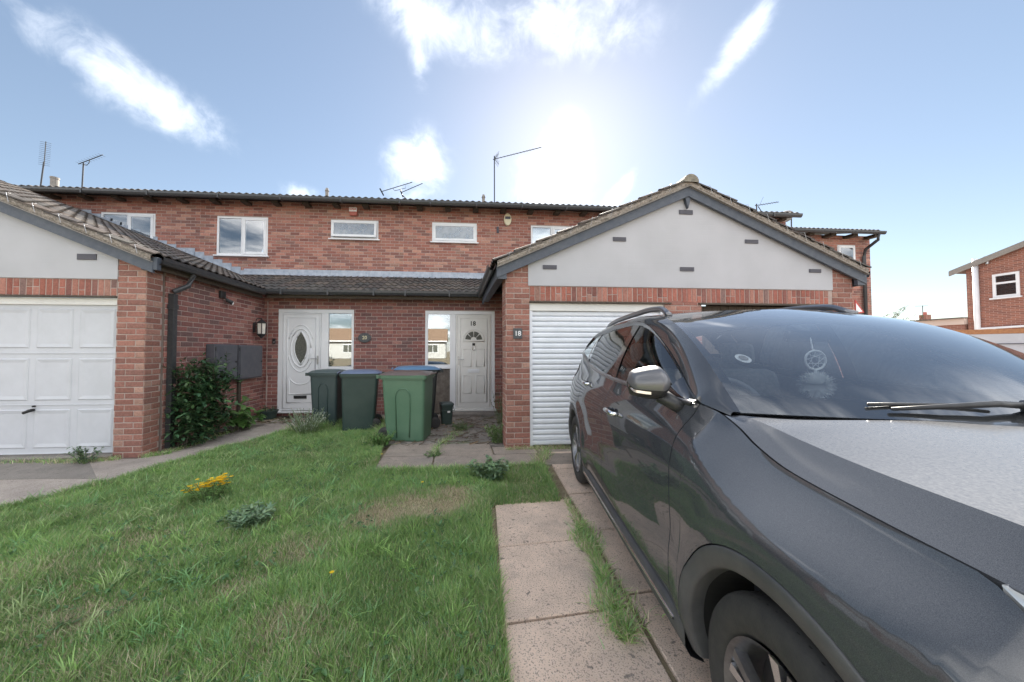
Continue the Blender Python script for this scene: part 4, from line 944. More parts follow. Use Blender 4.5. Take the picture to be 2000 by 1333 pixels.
# ------------------------------------------------------------------ neighbours on the far right
def procbrick(name):
    m_, t, b = nmat(name); b.inputs['Roughness'].default_value = .9
    g = N(t, 'ShaderNodeNewGeometry'); sw = N(t, 'ShaderNodeSeparateXYZ'); t.links.new(g.outputs['Position'], sw.inputs[0]); ad = N(t, 'ShaderNodeMath', operation='ADD'); t.links.new(sw.outputs[0], ad.inputs[0]); t.links.new(sw.outputs[1], ad.inputs[1])
    cb = N(t, 'ShaderNodeCombineXYZ'); t.links.new(ad.outputs[0], cb.inputs[0]); t.links.new(sw.outputs[2], cb.inputs[1])
    bk = N(t, 'ShaderNodeTexBrick'); bk.inputs['Scale'].default_value = 1; bk.inputs['Brick Width'].default_value = .225; bk.inputs['Row Height'].default_value = .075; bk.inputs['Mortar Size'].default_value = .006
    bk.inputs['Color1'].default_value = (.32,.13,.09,1); bk.inputs['Color2'].default_value = (.20,.085,.065,1); bk.inputs['Mortar'].default_value = (.40,.29,.24,1); t.links.new(cb.outputs[0], bk.inputs['Vector']); t.links.new(bk.outputs['Color'], b.inputs['Base Color'])
    bp = N(t, 'ShaderNodeBump'); bp.inputs['Distance'].default_value = .01; bp.inputs['Strength'].default_value = .5; bp.invert = True; t.links.new(bk.outputs['Fac'], bp.inputs['Height']); t.links.new(bp.outputs[0], b.inputs['Normal'])
procbrick('far_brick')
mat('far_roof', (.10,.085,.075), .8, c2=(.15,.12,.10), scale=6)
mat('far_roof_brown', (.26,.17,.11), .8, c2=(.20,.13,.085), scale=6, bump=.4, bscale=8)
mat('fascia_cream', (.62,.50,.44), .7)
mat('render_white', (.50,.50,.48), .8, c2=(.44,.44,.42), scale=1)
XR = 23.0; YC = 13.4
fh = thing('detached_house', 'brick house at the far right edge with a tall white soil pipe', 'house')
m = MB(); m.prism([(XR,YC,0),(XR,YC,5.05),(XR,YC-5.5,7.0),(XR,YC-11,5.05),(XR,YC-11,0)], (9,0,0)); m.build('wall', 'far_brick', fh)
for (ya, za, yb2, zb) in ((YC+.42,4.93,YC-5.5,7.03),(YC-11.42,4.93,YC-5.5,7.03)):
    m = MB(); m.prism([(XR-.18,ya,za),(XR-.18,yb2,zb),(XR-.18,yb2,zb+.12),(XR-.18,ya,za+.12)], (9.4,0,0)); m.build('roof', 'far_roof', fh)
    m = MB(); m.prism([(XR-.20,ya,za-.12),(XR-.20,yb2,zb-.12),(XR-.20,yb2,zb+.10),(XR-.20,ya,za+.10)], (.05,0,0)); m.build('bargeboard', 'undercloak', fh)
def xwindow(parent, X, y0, y1, z0, z1, mat_='upvc', split=None):
    m = MB()
    for (a, b, c, d) in ((y0,y1,z0,z0+.09),(y0,y1,z1-.09,z1),(y0,y0+.09,z0+.09,z1-.09),(y1-.09,y1,z0+.09,z1-.09)): m.box(X-.03, X+.05, a, b, c, d)
    if split: m.box(X-.03, X+.05, y0+.09, y1-.09, split-.04, split+.04)
    f = m.build('window', mat_, parent); g = MB(); g.box(X+.0, X+.01, y0+.09, y1-.09, z0+.09, z1-.09); g.build('pane', 'window_glass', f); g = MB(); g.box(X+.04, X+.05, y0+.02, y1-.02, z0+.02, z1-.02); g.build('blind', 'blind', f)
    s_ = MB(); s_.box(X-.10, X-.031, y0-.06, y1+.06, z0-.07, z0-.01); s_.build('sill', mat_, f); return f
xwindow(fh, XR, 11.95, 12.65, 3.62, 4.62, split=4.22)
xwindow(fh, XR, 10.6, 12.1, 1.2, 2.0)
m = MB(); m.tube([(XR-.08,13.08,0),(XR-.08,13.08,5.42)], .085, 12); m.build('soil_pipe', 'upvc', fh, smooth=True); m = MB(); m.tube([(XR-.08,13.02,2.32),(XR-.08,9.0,2.45)], .045, 8); m.tube([(XR-.08,12.9,2.05),(XR-.08,12.62,2.05),(XR-.08,12.62,2.3)], .035, 8); m.build('waste_pipe', 'upvc', fh)
m = MB(); m.tube([(XR-.05,12.75,5.12),(XR-.05,12.75,5.42)], .06, 10); m.lathe([(.10,.26),(.10,.33),(0,.34)], 10, (XR-.05,12.75,5.12)); m.build('vent', 'steel_dull', fh)
lk = thing('flat_roof_annexe', 'low brick annexe with a cream fascia beside the far right house', 'building')
m = MB(); m.box(XR-1.0+.9, 27, YC+.05, YC+4, 0, 2.55); m.build('wall', 'far_brick', lk); m = MB(); m.box(XR-.16, 27, YC+.02, YC+4.2, 2.55, 2.82); m.build('fascia', 'fascia_cream', lk); m = MB(); m.box(XR-.3, 27.2, YC-.1+.1, YC+4.3, 2.82, 2.87); m.build('roof', 'far_roof', lk)
lk2 = thing('garage_block', 'low garage with a white door and orange brick lintel at the right edge', 'garage')
m = MB(); m.prism([(19.0,12.05,0),(19.0,12.05,1.98),(23.6,6.0,1.98),(23.6,6.0,0)], (.3,.3,0)); m.build('door', 'garage_white', lk2)
mat('orange_brick', (.48,.24,.11), .9, c2=(.36,.17,.09), scale=20)
m = MB(); m.prism([(18.98,12.05,1.985),(18.98,12.05,2.16),(23.62,6.0,2.16),(23.62,6.0,1.985)], (.35,.3,0)); m.build('lintel', 'orange_brick', lk2)
m = MB(); m.prism([(18.96,12.03,1.60),(18.96,12.03,1.63),(23.58,5.98,1.63),(23.58,5.98,1.60)], (.02,.02,0)); m.build('door_rib', 'vent_grey', lk2)
ch = thing('chimney', 'tiny far-off brick chimney seen above the annexe roof', 'chimney'); m = MB(); m.box(46.75,47.35,30,30.5,0,4.95); m.build('stack', 'far_brick', ch); m = MB(); m.lathe([(.14,0),(.12,.28),(0,.29)], 8, (47.05,30.25,4.95)); m.build('pot', 'alarm_red', ch)
a = thing('television_aerial', 'faint far-off aerial beside the tiny chimney', 'aerial'); m = MB(); m.tube([(46.43,30,0),(46.43,30,5.85)], .03, 6); m.build('mast', 'aerial_metal', a); m = MB(); m.tube([(45.6,30,5.78),(47.0,30,5.83)], .022, 5); m.build('boom', 'aerial_metal', a)
# ------------------------------------------------------------------ houses across the road, seen in the window reflections
def opposite(x0, x1, y, mat_, rmat, lab, wins, eav=4.9):
    h = thing('street_house', lab, 'house', group='houses across the road')
    m = MB(); m.box(x0, x1, y-7, y, 0, eav); m.build('wall', mat_, h)
    m = MB(); m.prism([(x0-.3,y+.45,eav-.1),(x0-.3,y-3.5,eav+2.3),(x0-.3,y-7.4,eav-.1)], (x1-x0+.6,0,0)); m.build('roof', rmat, h)
    m = MB(); m.box(x0-.3, x1+.3, y+.46, y+.5, eav-.22, eav-.02); m.build('fascia', 'upvc', h)
    for (a, b, c, d) in wins:
        m = MB(); m.box(x0+a, x0+b, y+.005, y+.05, c, d); f = m.build('window', 'upvc', h); g = MB(); mid = (a+b)/2
        g.box(x0+a+.08, x0+mid-.04, y+.051, y+.06, c+.08, d-.08); g.box(x0+mid+.04, x0+b-.08, y+.051, y+.06, c+.08, d-.08); g.build('pane', 'door_glass_dark', f)
W4 = [(1.0,2.6,1.0,2.4),(4.8,6.2,1.0,2.4),(8.4,10.2,1.0,2.4)]
for k, (x0, mt, rm, lab) in enumerate(((-22,'render_white','far_roof_brown','white rendered house across the road, far along to the left'),(-14.6,'render_white','far_roof_brown','white rendered house across the road behind the left garage side'),(-7.0,'render_white','far_roof_brown','white rendered house straight across the road'),(1.0,'far_brick','far_roof','brick house across the road opposite the driveway'),(8.8,'far_brick','far_roof','brick house across the road to the right'),(16.6,'render_white','far_roof','white house across the road, far along to the right'))):
    opposite(x0*1.9, x0*1.9+11.5, -45, mt, rm, lab, W4, 3.1)

# ------------------------------------------------------------------ wheelie bins
def binmat(n, c, c2): mat(n, c, .42, c2=c2, scale=2.5, bump=.06, bscale=60, obj=False)
binmat('bin_slate', (.035,.060,.062), (.05,.075,.075)); binmat('bin_dark', (.026,.050,.046), (.045,.07,.062)); binmat('bin_green', (.075,.155,.095), (.095,.18,.115))
binmat('bin_black', (.018,.024,.026), (.03,.036,.036))
binmat('lid_blue', (.12,.155,.24), (.15,.18,.27)); binmat('lid_bright_blue', (.09,.19,.33), (.11,.21,.34)); binmat('lid_brown', (.15,.115,.10), (.11,.085,.08)); binmat('lid_slate', (.06,.085,.085), (.08,.10,.10))
def rrect(w, d, r, n=5):
    p = []
    for cx, cy, a0 in ((w-r,d-r,0),(-w+r,d-r,90),(-w+r,-d+r,180),(w-r,-d+r,270)):
        for i in range(n+1): a = R(a0+90*i/n); p.append((cx+r*math.cos(a), cy+r*math.sin(a)))
    return p
def wheelie_bin(label, x, y, rz, w, d, h, body, lid, cat='wheelie bin', panel=True, number=None):
    b = thing('wheelie_bin', label, cat, (x,y,.012), rz, 'wheelie bins by the doors')
    hb = h-.07
    lev = [(0.0,.84,.80,-.03),(.02,.86,.82,-.03),(.55,.92,.90,-.01),(.93,.955,.945,0),(.931,1.0,1.0,0),(1.0,1.0,1.0,0)]
    m = MB(); rings = []
    for t, sw, sd, oy in lev: rings.append([m.vert((px*1, py+oy*d, t*hb)) for px, py in rrect(w/2*sw, d/2*sd, .045)])
    for A, B in zip(rings, rings[1:]):
        for q in range(len(A)): m.face((A[q], A[(q+1)%len(A)], B[(q+1)%len(A)], B[q]))
    m.face(rings[0][::-1])
    m.build('body', body, b, smooth=False, bevel=0)
    # rim with comb lifting lip on the front
    m = MB(); rr = [[m.vert((px, py, z)) for px, py in rrect(w/2*s_, d/2*s_, .05)] for z, s_ in ((hb-.05,1.0),(hb-.05,1.045),(hb-.004,1.05),(hb,1.02))]
    for A, B in zip(rr, rr[1:]):
        for q in range(len(A)): m.face((A[q], A[(q+1)%len(A)], B[(q+1)%len(A)], B[q]))
    m.build('rim', body, b)
    # moulded recess panels on the sides: raised bead outlining an arch
    if panel:
        for sx in (-1, 1):
            m = MB(); pts = []
            def sp(yy, zz):
                t = zz/hb; k = .86+(.955-.86)*min(1, t/.93); return (sx*(w/2*k+.002), yy, zz)
            path_ = [(-.10*d/.72,.06),(-.12*d/.72,.66*hb),(-.10*d/.72,.74*hb),(-.05*d/.72,.79*hb),(.05*d/.72,.79*hb),(.10*d/.72,.74*hb),(.12*d/.72,.66*hb),(.10*d/.72,.06)]
            m.tube([sp(*q) for q in path_], .010, 6); m.build('side_bead', body, b, smooth=True)
    # lid: domed shell hinged at the back, overhanging
    m = MB(); nx, ny = 10, 12; P_ = []
    for j in range(ny+1):
        row = []
        for i in range(nx+1):
            u, v = -1+2*i/nx, -1+2*j/ny
            z = hb+.022+.034*(1-abs(u)**2.4)*(1-abs(v)**3*.9)
            if abs(u) == 1 or abs(v) == 1: z = hb-.004
            yy = v*d/2*1.07+(.02 if v > .9 else 0)
            row.append((u*w/2*1.07*(1-.04*max(0,-v)), yy, z))
        P_.append(row)
    m.grid(P_); ld = m.build('lid', lid, b, smooth=True)
    m = MB(); m.tube([(-w*.36,d/2+.075,hb-.03),(w*.36,d/2+.075,hb-.03)], .017, 8)
    for sx in (-.34,-.12,.12,.34): m.box(sx*w-.014, sx*w+.014, d/2*.9, d/2+.09, hb-.06, hb-.005)
    m.build('handle', body, b)
    m = MB(); m.tube([(-w*.3,-d/2-.052,hb+.01),(w*.3,-d/2-.052,hb+.01)], .013, 6); m.build('lid_grip', lid, ld)
    for sx in (-1, 1):
        m = MB(); m.lathe([(0,-.022),(.06,-.022),(.098,-.018),(.10,0),(.098,.018),(.06,.022),(0,.022)], 20, (sx*(w/2*.78), d/2*.84, .10), 'X'); m.build('wheel', 'black_plastic', b)
    m = MB(); m.tube([(-w/2*.8,d/2*.8,.10),(w/2*.8,d/2*.8,.10)], .012, 6); m.build('axle', 'steel_dull', b)
    if number:
        text_mesh('number', number[0], .10, 'paint_white', number[1], number[2], b)
    return b
wheelie_bin('dark slate-green wheelie bin in front of the oval-glass door', -2.34, 6.48, R(84), .46, .52, 1.03, 'bin_slate', 'lid_slate')
wheelie_bin('dark green wheelie bin with dull blue lid, next to the slate-green one', -1.66, 6.12, R(-80), .55, .62, 1.04, 'bin_dark', 'lid_blue', panel=False, number=('20', (0,.30,.78), (R(85),0,R(180))))
wheelie_bin('mid green wheelie bin with brown lid, nearest to the camera', -.74, 5.42, R(80), .58, .70, 1.06, 'bin_green', 'lid_brown')
wheelie_bin('black wheelie bin with bright blue lid behind the green bin', -.70, 6.16, R(-82), .58, .74, 1.10, 'bin_black', 'lid_bright_blue', panel=False)
# food caddy
cd = thing('food_caddy', 'small dark green food caddy on the ground left of the door numbered 18', 'bucket', (-.17,6.35,.01), R(12))
m = MB(); rings = [[m.vert((px, py, z)) for px, py in rrect(.11*s_, .10*s_, .03)] for z, s_ in ((0,.82),(.34,1.0),(.341,1.1),(.36,1.1))]
for A, B in zip(rings, rings[1:]):
    for q in range(len(A)): m.face((A[q], A[(q+1)%len(A)], B[(q+1)%len(A)], B[q]))
m.build('body', 'bin_dark', cd)
m = MB(); rings = [[m.vert((px, py, z)) for px, py in rrect(.11*s_, .10*s_, .03)] for z, s_ in ((.355,1.16),(.38,1.14),(.395,1.0))]
for A, B in zip(rings, rings[1:]):
    for q in range(len(A)): m.face((A[q], A[(q+1)%len(A)], B[(q+1)%len(A)], B[q]))
m.face(rings[-1]); m.build('lid', 'bin_slate', cd)
m = MB(); m.tube([(-.125,0,.33),(-.13,-.05,.28),(-.13,-.11,.26)], .006, 6); m.tube([(.125,0,.33),(.13,-.05,.28),(.13,-.11,.26)], .006, 6); m.tube([(-.13,-.11,.26),(.13,-.11,.26)], .006, 6); m.build('handle', 'bin_dark', cd)
m = MB(); m.box(.0,.05,-.112,-.098,.22,.26); m.build('sticker', 'paint_white', cd)
# ------------------------------------------------------------------ leaves
def leafmat(name, rough=.45, trans=.25, var=.25):
    m_, t, b = nmat(name); b.inputs['Roughness'].default_value = rough
    a = N(t, 'ShaderNodeAttribute'); a.attribute_name = 'Col'
    t.links.new(a.outputs['Color'], b.inputs['Base Color'])
    tr = N(t, 'ShaderNodeBsdfTranslucent'); t.links.new(a.outputs['Color'], tr.inputs[0])
    mx = N(t, 'ShaderNodeMixShader'); mx.inputs[0].default_value = trans; t.links.new(b.outputs[0], mx.inputs[1]); t.links.new(tr.outputs[0], mx.inputs[2])
    t.links.new(mx.outputs[0], t.nodes['Material Output'].inputs['Surface'])
leafmat('leaf', .38, .22); leafmat('grass', .55, .38); leafmat('petal', .6, .3)
def leaf(m, p, d, up, ln, wd, c, fold=.25, curl=.3):
    """pointed leaf of six faces, folded along the midrib"""
    p, d = Vector(p), Vector(d).normalized(); s = d.cross(Vector(up)); s = s.normalized() if s.length > 1e-4 else Vector((1,0,0)); n = s.cross(d).normalized()
    m.cur = c; r0 = m.vert(p); mids = []; 
    for t, w_ in ((.35,1.0),(.7,.72)):
        q = p+d*ln*t-n*curl*ln*t*t
        mids.append((m.vert(q-s*wd*w_+n*fold*wd*w_), m.vert(q), m.vert(q+s*wd*w_+n*fold*wd*w_)))
    tip = m.vert(p+d*ln-n*curl*ln)
    a, b = mids
    m.face((r0,a[1],a[0])); m.face((r0,a[2],a[1])); m.face((a[0],a[1],b[1],b[0])); m.face((a[1],a[2],b[2],b[1])); m.face((b[0],b[1],tip)); m.face((b[1],b[2],tip))
def vcol(base, r, k=.3):
    f = r.uniform(1-k, 1+k); return (base[0]*f*r.uniform(.9,1.1), base[1]*f, base[2]*f*r.uniform(.85,1.15))
def rdir(r, up=.2):
    a = r.uniform(0, 2*math.pi); z = r.uniform(-.5, 1)+up; return Vector((math.cos(a), math.sin(a), z)).normalized()
lr = random.Random(5)
mat('stem_green', (.14,.20,.08), .7)
# evergreen shrub against the garage wall
sb = thing('shrub', 'dark evergreen shrub growing against the garage wall', 'shrub', (0,0,0))
tr = MB(); lf = MB(); mt = []
stems = []
for k in range(34):
    a = lr.uniform(0, 2*math.pi); bx, by = -3.80+lr.uniform(-.08,.08), 5.18+lr.uniform(-.15,.22)
    tx = min(-3.30, max(-3.95, -3.72+lr.gauss(0,.16))); ty = 5.22+lr.uniform(-.28,.42); tz = lr.uniform(.5,1.30)*(1-.25*abs(ty-5.25)/.5)
    pts = [Vector((bx,by,0)).lerp(Vector((tx,ty,tz)), t)+Vector((lr.uniform(-.03,.03),lr.uniform(-.03,.03),.12*math.sin(math.pi*t)))*(1 if 0<t<1 else 0) for t in (0,.25,.5,.75,1)]
    tr.tube(pts, [.014,.011,.009,.006,.003], 5); stems.append(pts)
    for q in range(105):
        t = lr.uniform(.12, 1.0)*4; i = min(3, int(t)); p = pts[i].lerp(pts[i+1], t-i)
        off = Vector((lr.gauss(0,.07), lr.gauss(0,.10), lr.gauss(0,.075))); p = p+off
        if p.y < 4.93 and p.x < -3.9: p.y = 4.95
        if p.x < -3.97: p.x = -3.97+lr.uniform(0,.05)
        if p.z < .03: p.z = lr.uniform(.03,.15)
        c = vcol((.055,.12,.055) if lr.random() < .7 else (.11,.19,.085), lr, .35)
        if lr.random() < .05: c = (.12,.07,.055)
        leaf(lf, p, rdir(lr, .15)+Vector((.35,-.25,0)), (lr.uniform(-.3,.3),lr.uniform(-.3,.3),1), lr.uniform(.08,.135), lr.uniform(.017,.028), c, .3, .25)
for k in range(46):     # upright twig tips breaking the outline
    p0 = Vector((-3.74+lr.gauss(0,.11), 5.2+lr.uniform(-.22,.42), lr.uniform(.85,1.12))); tip = p0+Vector((lr.uniform(-.06,.08),lr.uniform(-.08,.08),lr.uniform(.12,.30)))
    tr.tube([p0, tip], [.004,.002], 4)
    for q in range(9): leaf(lf, p0.lerp(tip, lr.uniform(.1,1)), rdir(lr, .5), (0,0,1), lr.uniform(.05,.09), .014, vcol((.04,.095,.036), lr, .35))
tr.build('stem', 'timber_dark', sb); lf.build('foliage', 'leaf', sb, colors=True)
# hydrangea-like plant
hp = thing('leafy_plant', 'broad pale-leaved plant at the foot of the dark shrub', 'plant'); lf = MB(); tr = MB()
for k in range(17):
    b0 = Vector((-3.66+lr.uniform(-.06,.06), 6.12+lr.uniform(-.15,.15), 0)); tp = b0+Vector((lr.uniform(-.14,.20),lr.uniform(-.28,.30),lr.uniform(.15,.52))); tr.tube([b0, b0.lerp(tp,.5)+Vector((0,0,.05)), tp], [.006,.005,.003], 5)
    for q in range(9): leaf(lf, b0.lerp(tp, lr.uniform(.45,1.0)), rdir(lr, .0)+Vector((.3,-.2,0)), (0,0,1), lr.uniform(.11,.19), lr.uniform(.035,.06), vcol((.10,.20,.055), lr, .3), .15, .45)
tr.build('stem', 'timber_grey', hp); lf.build('foliage', 'leaf', hp, colors=True)
def weed(name, label, cat, x, y, spread, hgt, n, per, lc, ln, wd, stemc='stem_green', upb=.3, extra=None, droop=.3, seed=1, z0=0):
    r = random.Random(seed); t_ = thing(name, label, cat, (0,0,0)); tr = MB(); lf = MB(); tips = []
    for k in range(n):
        a = r.uniform(0, 2*math.pi); rad = spread*math.sqrt(r.random()); b0 = Vector((x+rad*.35*math.cos(a), y+rad*.35*math.sin(a), z0)); tp = Vector((x+rad*math.cos(a), y+rad*math.sin(a), z0+hgt*r.uniform(.55,1.0)))
        md = b0.lerp(tp, .5)+Vector((0,0,.08*hgt)); tr.tube([b0, md, tp], [.004,.003,.0018], 4, cap=False); tips.append(tp)
        for q in range(per):
            t = r.uniform(.15, 1); p = b0.lerp(md, t*2) if t < .5 else md.lerp(tp, t*2-1)
            leaf(lf, p, rdir(r, upb), (0,0,1), ln*r.uniform(.6,1.25), wd*r.uniform(.7,1.2), vcol(lc, r, .35), .2, droop)
    tr.build('stem', stemc, t_); lf.build('foliage', 'leaf', t_, colors=True)
    return t_, tips
weed('weed', 'small dark weed at the foot of the left garage pier', 'weed', -4.46, 4.52, .17, .26, 14, 12, (.09,.15,.08), .055, .012, seed=2)
weed('lavender', 'silvery grey wispy plant in front of the slate-green bin', 'plant', -2.42, 5.78, .36, .42, 85, 14, (.36,.40,.32), .045, .0045, seed=3, upb=.9, droop=.1)
weed('thistle', 'blue-green thistle rosette in the left of the lawn', 'weed', -1.62, 2.83, .19, .11, 60, 14, (.18,.28,.15), .055, .010, seed=4)
weed('mugwort', 'grey-green lobed weed at the lawn edge by the slabs', 'weed', .36, 3.62, .22, .20, 34, 12, (.16,.25,.13), .065, .017, seed=6)
weed('weed', 'straggly green weed at the foot of the right garage pier', 'weed', .62, 5.02, .20, .30, 34, 14, (.17,.26,.09), .05, .011, seed=7)
weed('weed', 'tall thin weeds along the wall beside the door numbered 18', 'weed', .86, 6.3, .24, .75, 26, 14, (.12,.15,.07), .05, .008, seed=8, upb=.8)
weed('weed', 'low green weed on the slabs below the green bin', 'weed', -1.06, 4.98, .20, .20, 34, 10, (.10,.20,.05), .06, .010, seed=9)
weed('weed', 'tiny creeping weed in the slab joint in front of the step', 'weed', -.28, 4.42, .14, .06, 22, 8, (.09,.16,.05), .03, .009, seed=10, upb=.0)
weed('weed', 'sprawling low weed beside the food caddy', 'weed', .12, 5.9, .22, .12, 34, 8, (.10,.15,.06), .035, .009, seed=12, upb=.1)
# ragwort in flower
t_, tips = weed('ragwort', 'yellow flowering ragwort in the left of the lawn', 'plant', -2.22, 3.30, .20, .24, 30, 8, (.16,.29,.09), .05, .008, seed=13)
fm = MB(); r = random.Random(3)
for k in range(120):
    u = r.uniform(-1,1); c0 = Vector((-2.22+u*.175+r.gauss(0,.012), 3.26+r.gauss(0,.03), .17+.055*u+r.gauss(0,.020))); fm.cur = vcol((.80,.55,.015), r, .15)
    for q in range(8):
        a = 2*math.pi*q/8; d_ = Vector((math.cos(a), math.sin(a), .25)); s_ = Vector((-math.sin(a), math.cos(a), 0)); fm.poly([c0, c0+d_*.011+s_*.005, c0+d_*.021, c0+d_*.011-s_*.005])
fm.build('flowers', 'petal', t_, colors=True)
for k, (x, y, lab) in enumerate(((-.72,2.05,'single yellow dandelion in the middle of the lawn'),(-.33,3.36,'single yellow dandelion by the bare patch of lawn'),(-.92,4.30,'single yellow dandelion at the corner of the slabs'),(-.05,6.05,'single yellow dandelion by the food caddy'))):
    d0 = thing('dandelion', lab, 'flower'); m = MB(); m.tube([(x,y,0),(x+.01,y,.09)], .0022, 4); m.build('stalk', 'leafstalk' if False else 'timber_grey', d0); fm = MB(); fm.cur = (.82,.58,.02)
    for q in range(16): a = 2*math.pi*q/16; d_ = Vector((math.cos(a), math.sin(a), .2)); s_ = Vector((-math.sin(a), math.cos(a), 0)); c0 = Vector((x+.01,y,.09)); fm.poly([c0, c0+d_*.008+s_*.003, c0+d_*.016, c0+d_*.008-s_*.003])
    fm.build('petals', 'petal', d0, colors=True)
# plant pot
pp = thing('plant_pot', 'low round dark green plant pot in the corner by the oval-glass door', 'pot', (-3.71,7.06,.01))
m = MB(); m.lathe([(0,0),(.135,0),(.165,.14),(.18,.145),(.185,.175),(.165,.175),(.155,.15),(0,.15)], 26); m.build('pot', 'bin_dark', pp, smooth=False)
m = MB(); m.tube([(-.03,0,.14),(-.028,.0,.5),(-.035,.02,.86)], .005, 5); m.build('cane', 'mortar', pp)
lf = MB()
for k in range(70): leaf(lf, (lr.uniform(-.14,.16), lr.uniform(-.14,.12), .16+lr.uniform(0,.07)), rdir(lr, .4), (0,0,1), .05, .012, vcol((.06,.10,.05), lr, .4))
lf.build('foliage', 'leaf', pp, colors=True)
# pebbles, soil and litter in the narrow bed along the wall
m = MB(); m.prism([(-3.99,4.98,-.02),(-3.80,4.80,-.02),(-3.745,6.3,-.02),(-3.78,6.98,-.02),(-3.99,7.39,-.02)], (0,0,.045)); plain('flower_bed', m, 'soil')
peb = MB(); r = random.Random(17)
for k in range(420):
    y = r.uniform(5.9,7.1); x = r.uniform(-3.97,-3.76); s_ = r.uniform(.012,.032); c = Vector((x,y,.028+s_*.3)); peb.cur = vcol((.20,.19,.17), r, .5)
    ids = [peb.vert(c+Vector((s_*math.cos(a)*r.uniform(.8,1.2), s_*math.sin(a)*r.uniform(.8,1.2), 0))) for a in [i*math.pi/3 for i in range(6)]]; tp = peb.vert(c+Vector((0,0,s_*.7)))
    for q in range(6): peb.face((ids[q], ids[(q+1)%6], tp))
ob = peb.build('pebbles', 'brick', colors=True); tag(ob, 'small grey pebbles along the foot of the garage wall', 'pebbles', kind='stuff')
tw = MB(); r = random.Random(23)
for k in range(620):
    zn = r.random()
    x, y = (r.uniform(-.95,.95), r.uniform(4.9,7.0)) if zn < .75 else (r.uniform(-3.7,-2.9), r.uniform(6.6,7.1))
    a = r.uniform(0, math.pi); l = r.uniform(.02,.11); d_ = Vector((math.cos(a), math.sin(a), 0))*l; p = Vector((x,y,.022)); s_ = Vector((-math.sin(a), math.cos(a), 0))*r.uniform(.002,.006); tw.cur = vcol(r.choice(((.16,.115,.075),(.10,.07,.05),(.26,.20,.13),(.10,.12,.05))), r, .3)
    tw.quad(p-d_-s_, p+d_-s_, p+d_+s_+Vector((0,0,.01)), p-d_+s_+Vector((0,0,.006)))
ob = tw.build('leaf_litter', 'leaf', colors=True); tag(ob, 'dry twigs and dead leaves scattered on the ground before the doors', 'litter', kind='stuff')
# shrub beyond the far right, over the annexe
fs = thing('garden_shrub', 'loose leafy shrub far behind the car, right of the set-back house', 'shrub'); lf = MB(); tr = MB(); r = random.Random(31)
for k in range(26):
    b0 = Vector((26.0+r.uniform(-1,1), 18.5+r.uniform(-1,1), 0)); tp = b0+Vector((r.uniform(-1.5,1.5), r.uniform(-1,1), r.uniform(2.5,3.5))); tr.tube([b0, b0.lerp(tp,.6)+Vector((0,0,.3)), tp], [.05,.03,.01], 5)
    for q in range(60): leaf(lf, b0.lerp(tp, r.uniform(.5,1.03))+Vector((r.gauss(0,.2),r.gauss(0,.2),r.gauss(0,.12))), rdir(r), (0,0,1), r.uniform(.12,.2), .04, vcol((.09,.12,.04), r, .35))
for k in range(3):
    b0 = Vector((25.6,18,2.9)); tp = Vector((26.2+k*.35,18,3.8+.14*k)); tr.tube([b0,tp], [.02,.006], 4)
    for q in range(26): leaf(lf, b0.lerp(tp, r.random()), rdir(r), (0,0,1), .16, .04, vcol((.09,.12,.04), r, .35))
tr.build('trunk', 'timber_dark', fs); lf.build('crown', 'leaf', fs, colors=True)
# ------------------------------------------------------------------ lawn
LAWN = [(-3.95,3.20),(-3.72,3.56),(-3.47,4.18),(-3.19,5.12),(-2.81,5.93),(-2.25,6.32),(-1.9,6.74),(-1.35,6.5),(-1.2,6.05),(-1.22,5.25),(-1.02,4.85),(-.96,4.45),(-.90,3.93),(-.25,3.90),(.36,3.93),(1.03,3.95),(.94,3.01),(.29,2.97),(.245,1.69),(.205,1.2),(.18,-1.5),(.18,-5.0),(-6.2,-5.0),(-5.6,.8),(-4.70,2.4)]
def inpoly(x, y, poly):
    x = np.asarray(x); y = np.asarray(y); c = np.zeros(x.shape, bool); n = len(poly); j = n-1
    for i in range(n):
        xi, yi = poly[i]; xj, yj = poly[j]
        cond = ((yi > y) != (yj > y)) & (x < (xj-xi)*(y-yi)/(yj-yi+1e-12)+xi); c ^= cond; j = i
    return c
def polydist(x, y, poly):
    d = np.full(x.shape, 9.0)
    for i in range(len(poly)):
        ax, ay = poly[i]; bx, by = poly[(i+1) % len(poly)]; dx, dy = bx-ax, by-ay
        t = np.clip(((x-ax)*dx+(y-ay)*dy)/(dx*dx+dy*dy), 0, 1); d = np.minimum(d, np.hypot(x-ax-t*dx, y-ay-t*dy))
    return d
nrg = np.random.default_rng(4); NG = nrg.random((64,64))
def vnoise(x, y, f):
    x = x*f+100; y = y*f+100; xi = np.floor(x).astype(int); yi = np.floor(y).astype(int); fx = x-xi; fy = y-yi; fx = fx*fx*(3-2*fx); fy = fy*fy*(3-2*fy)
    g = lambda a, b: NG[a % 64, b % 64]
    return (g(xi,yi)*(1-fx)+g(xi+1,yi)*fx)*(1-fy)+(g(xi,yi+1)*(1-fx)+g(xi+1,yi+1)*fx)*fy
def lawnz(x, y): return .010+.035*vnoise(x, y, 1.3)+.018*vnoise(x+7, y, 3.1)
m = MB(); m.prism([(x,y,-.04) for x, y in LAWN], (0,0,.035)); mat('lawn_soil', (.17,.20,.09), .98, c2=(.36,.31,.21), scale=9, bump=1, bscale=60, detail=8)
plain('lawn', m, 'lawn_soil')
DRY = [(-.30,3.02,.42,.24,1.15),(-.62,2.88,.24,.22,1.05),(-.05,3.25,.25,.16,.8),(-1.05,2.42,.25,.18,.40),(-1.25,2.05,.18,.14,.4),(-.78,1.78,.22,.14,.45),(-2.3,2.65,.3,.15,.4),(-2.7,2.3,.28,.18,.3),(-1.9,1.9,.22,.14,.3),(-1.45,1.55,.2,.1,.3)]
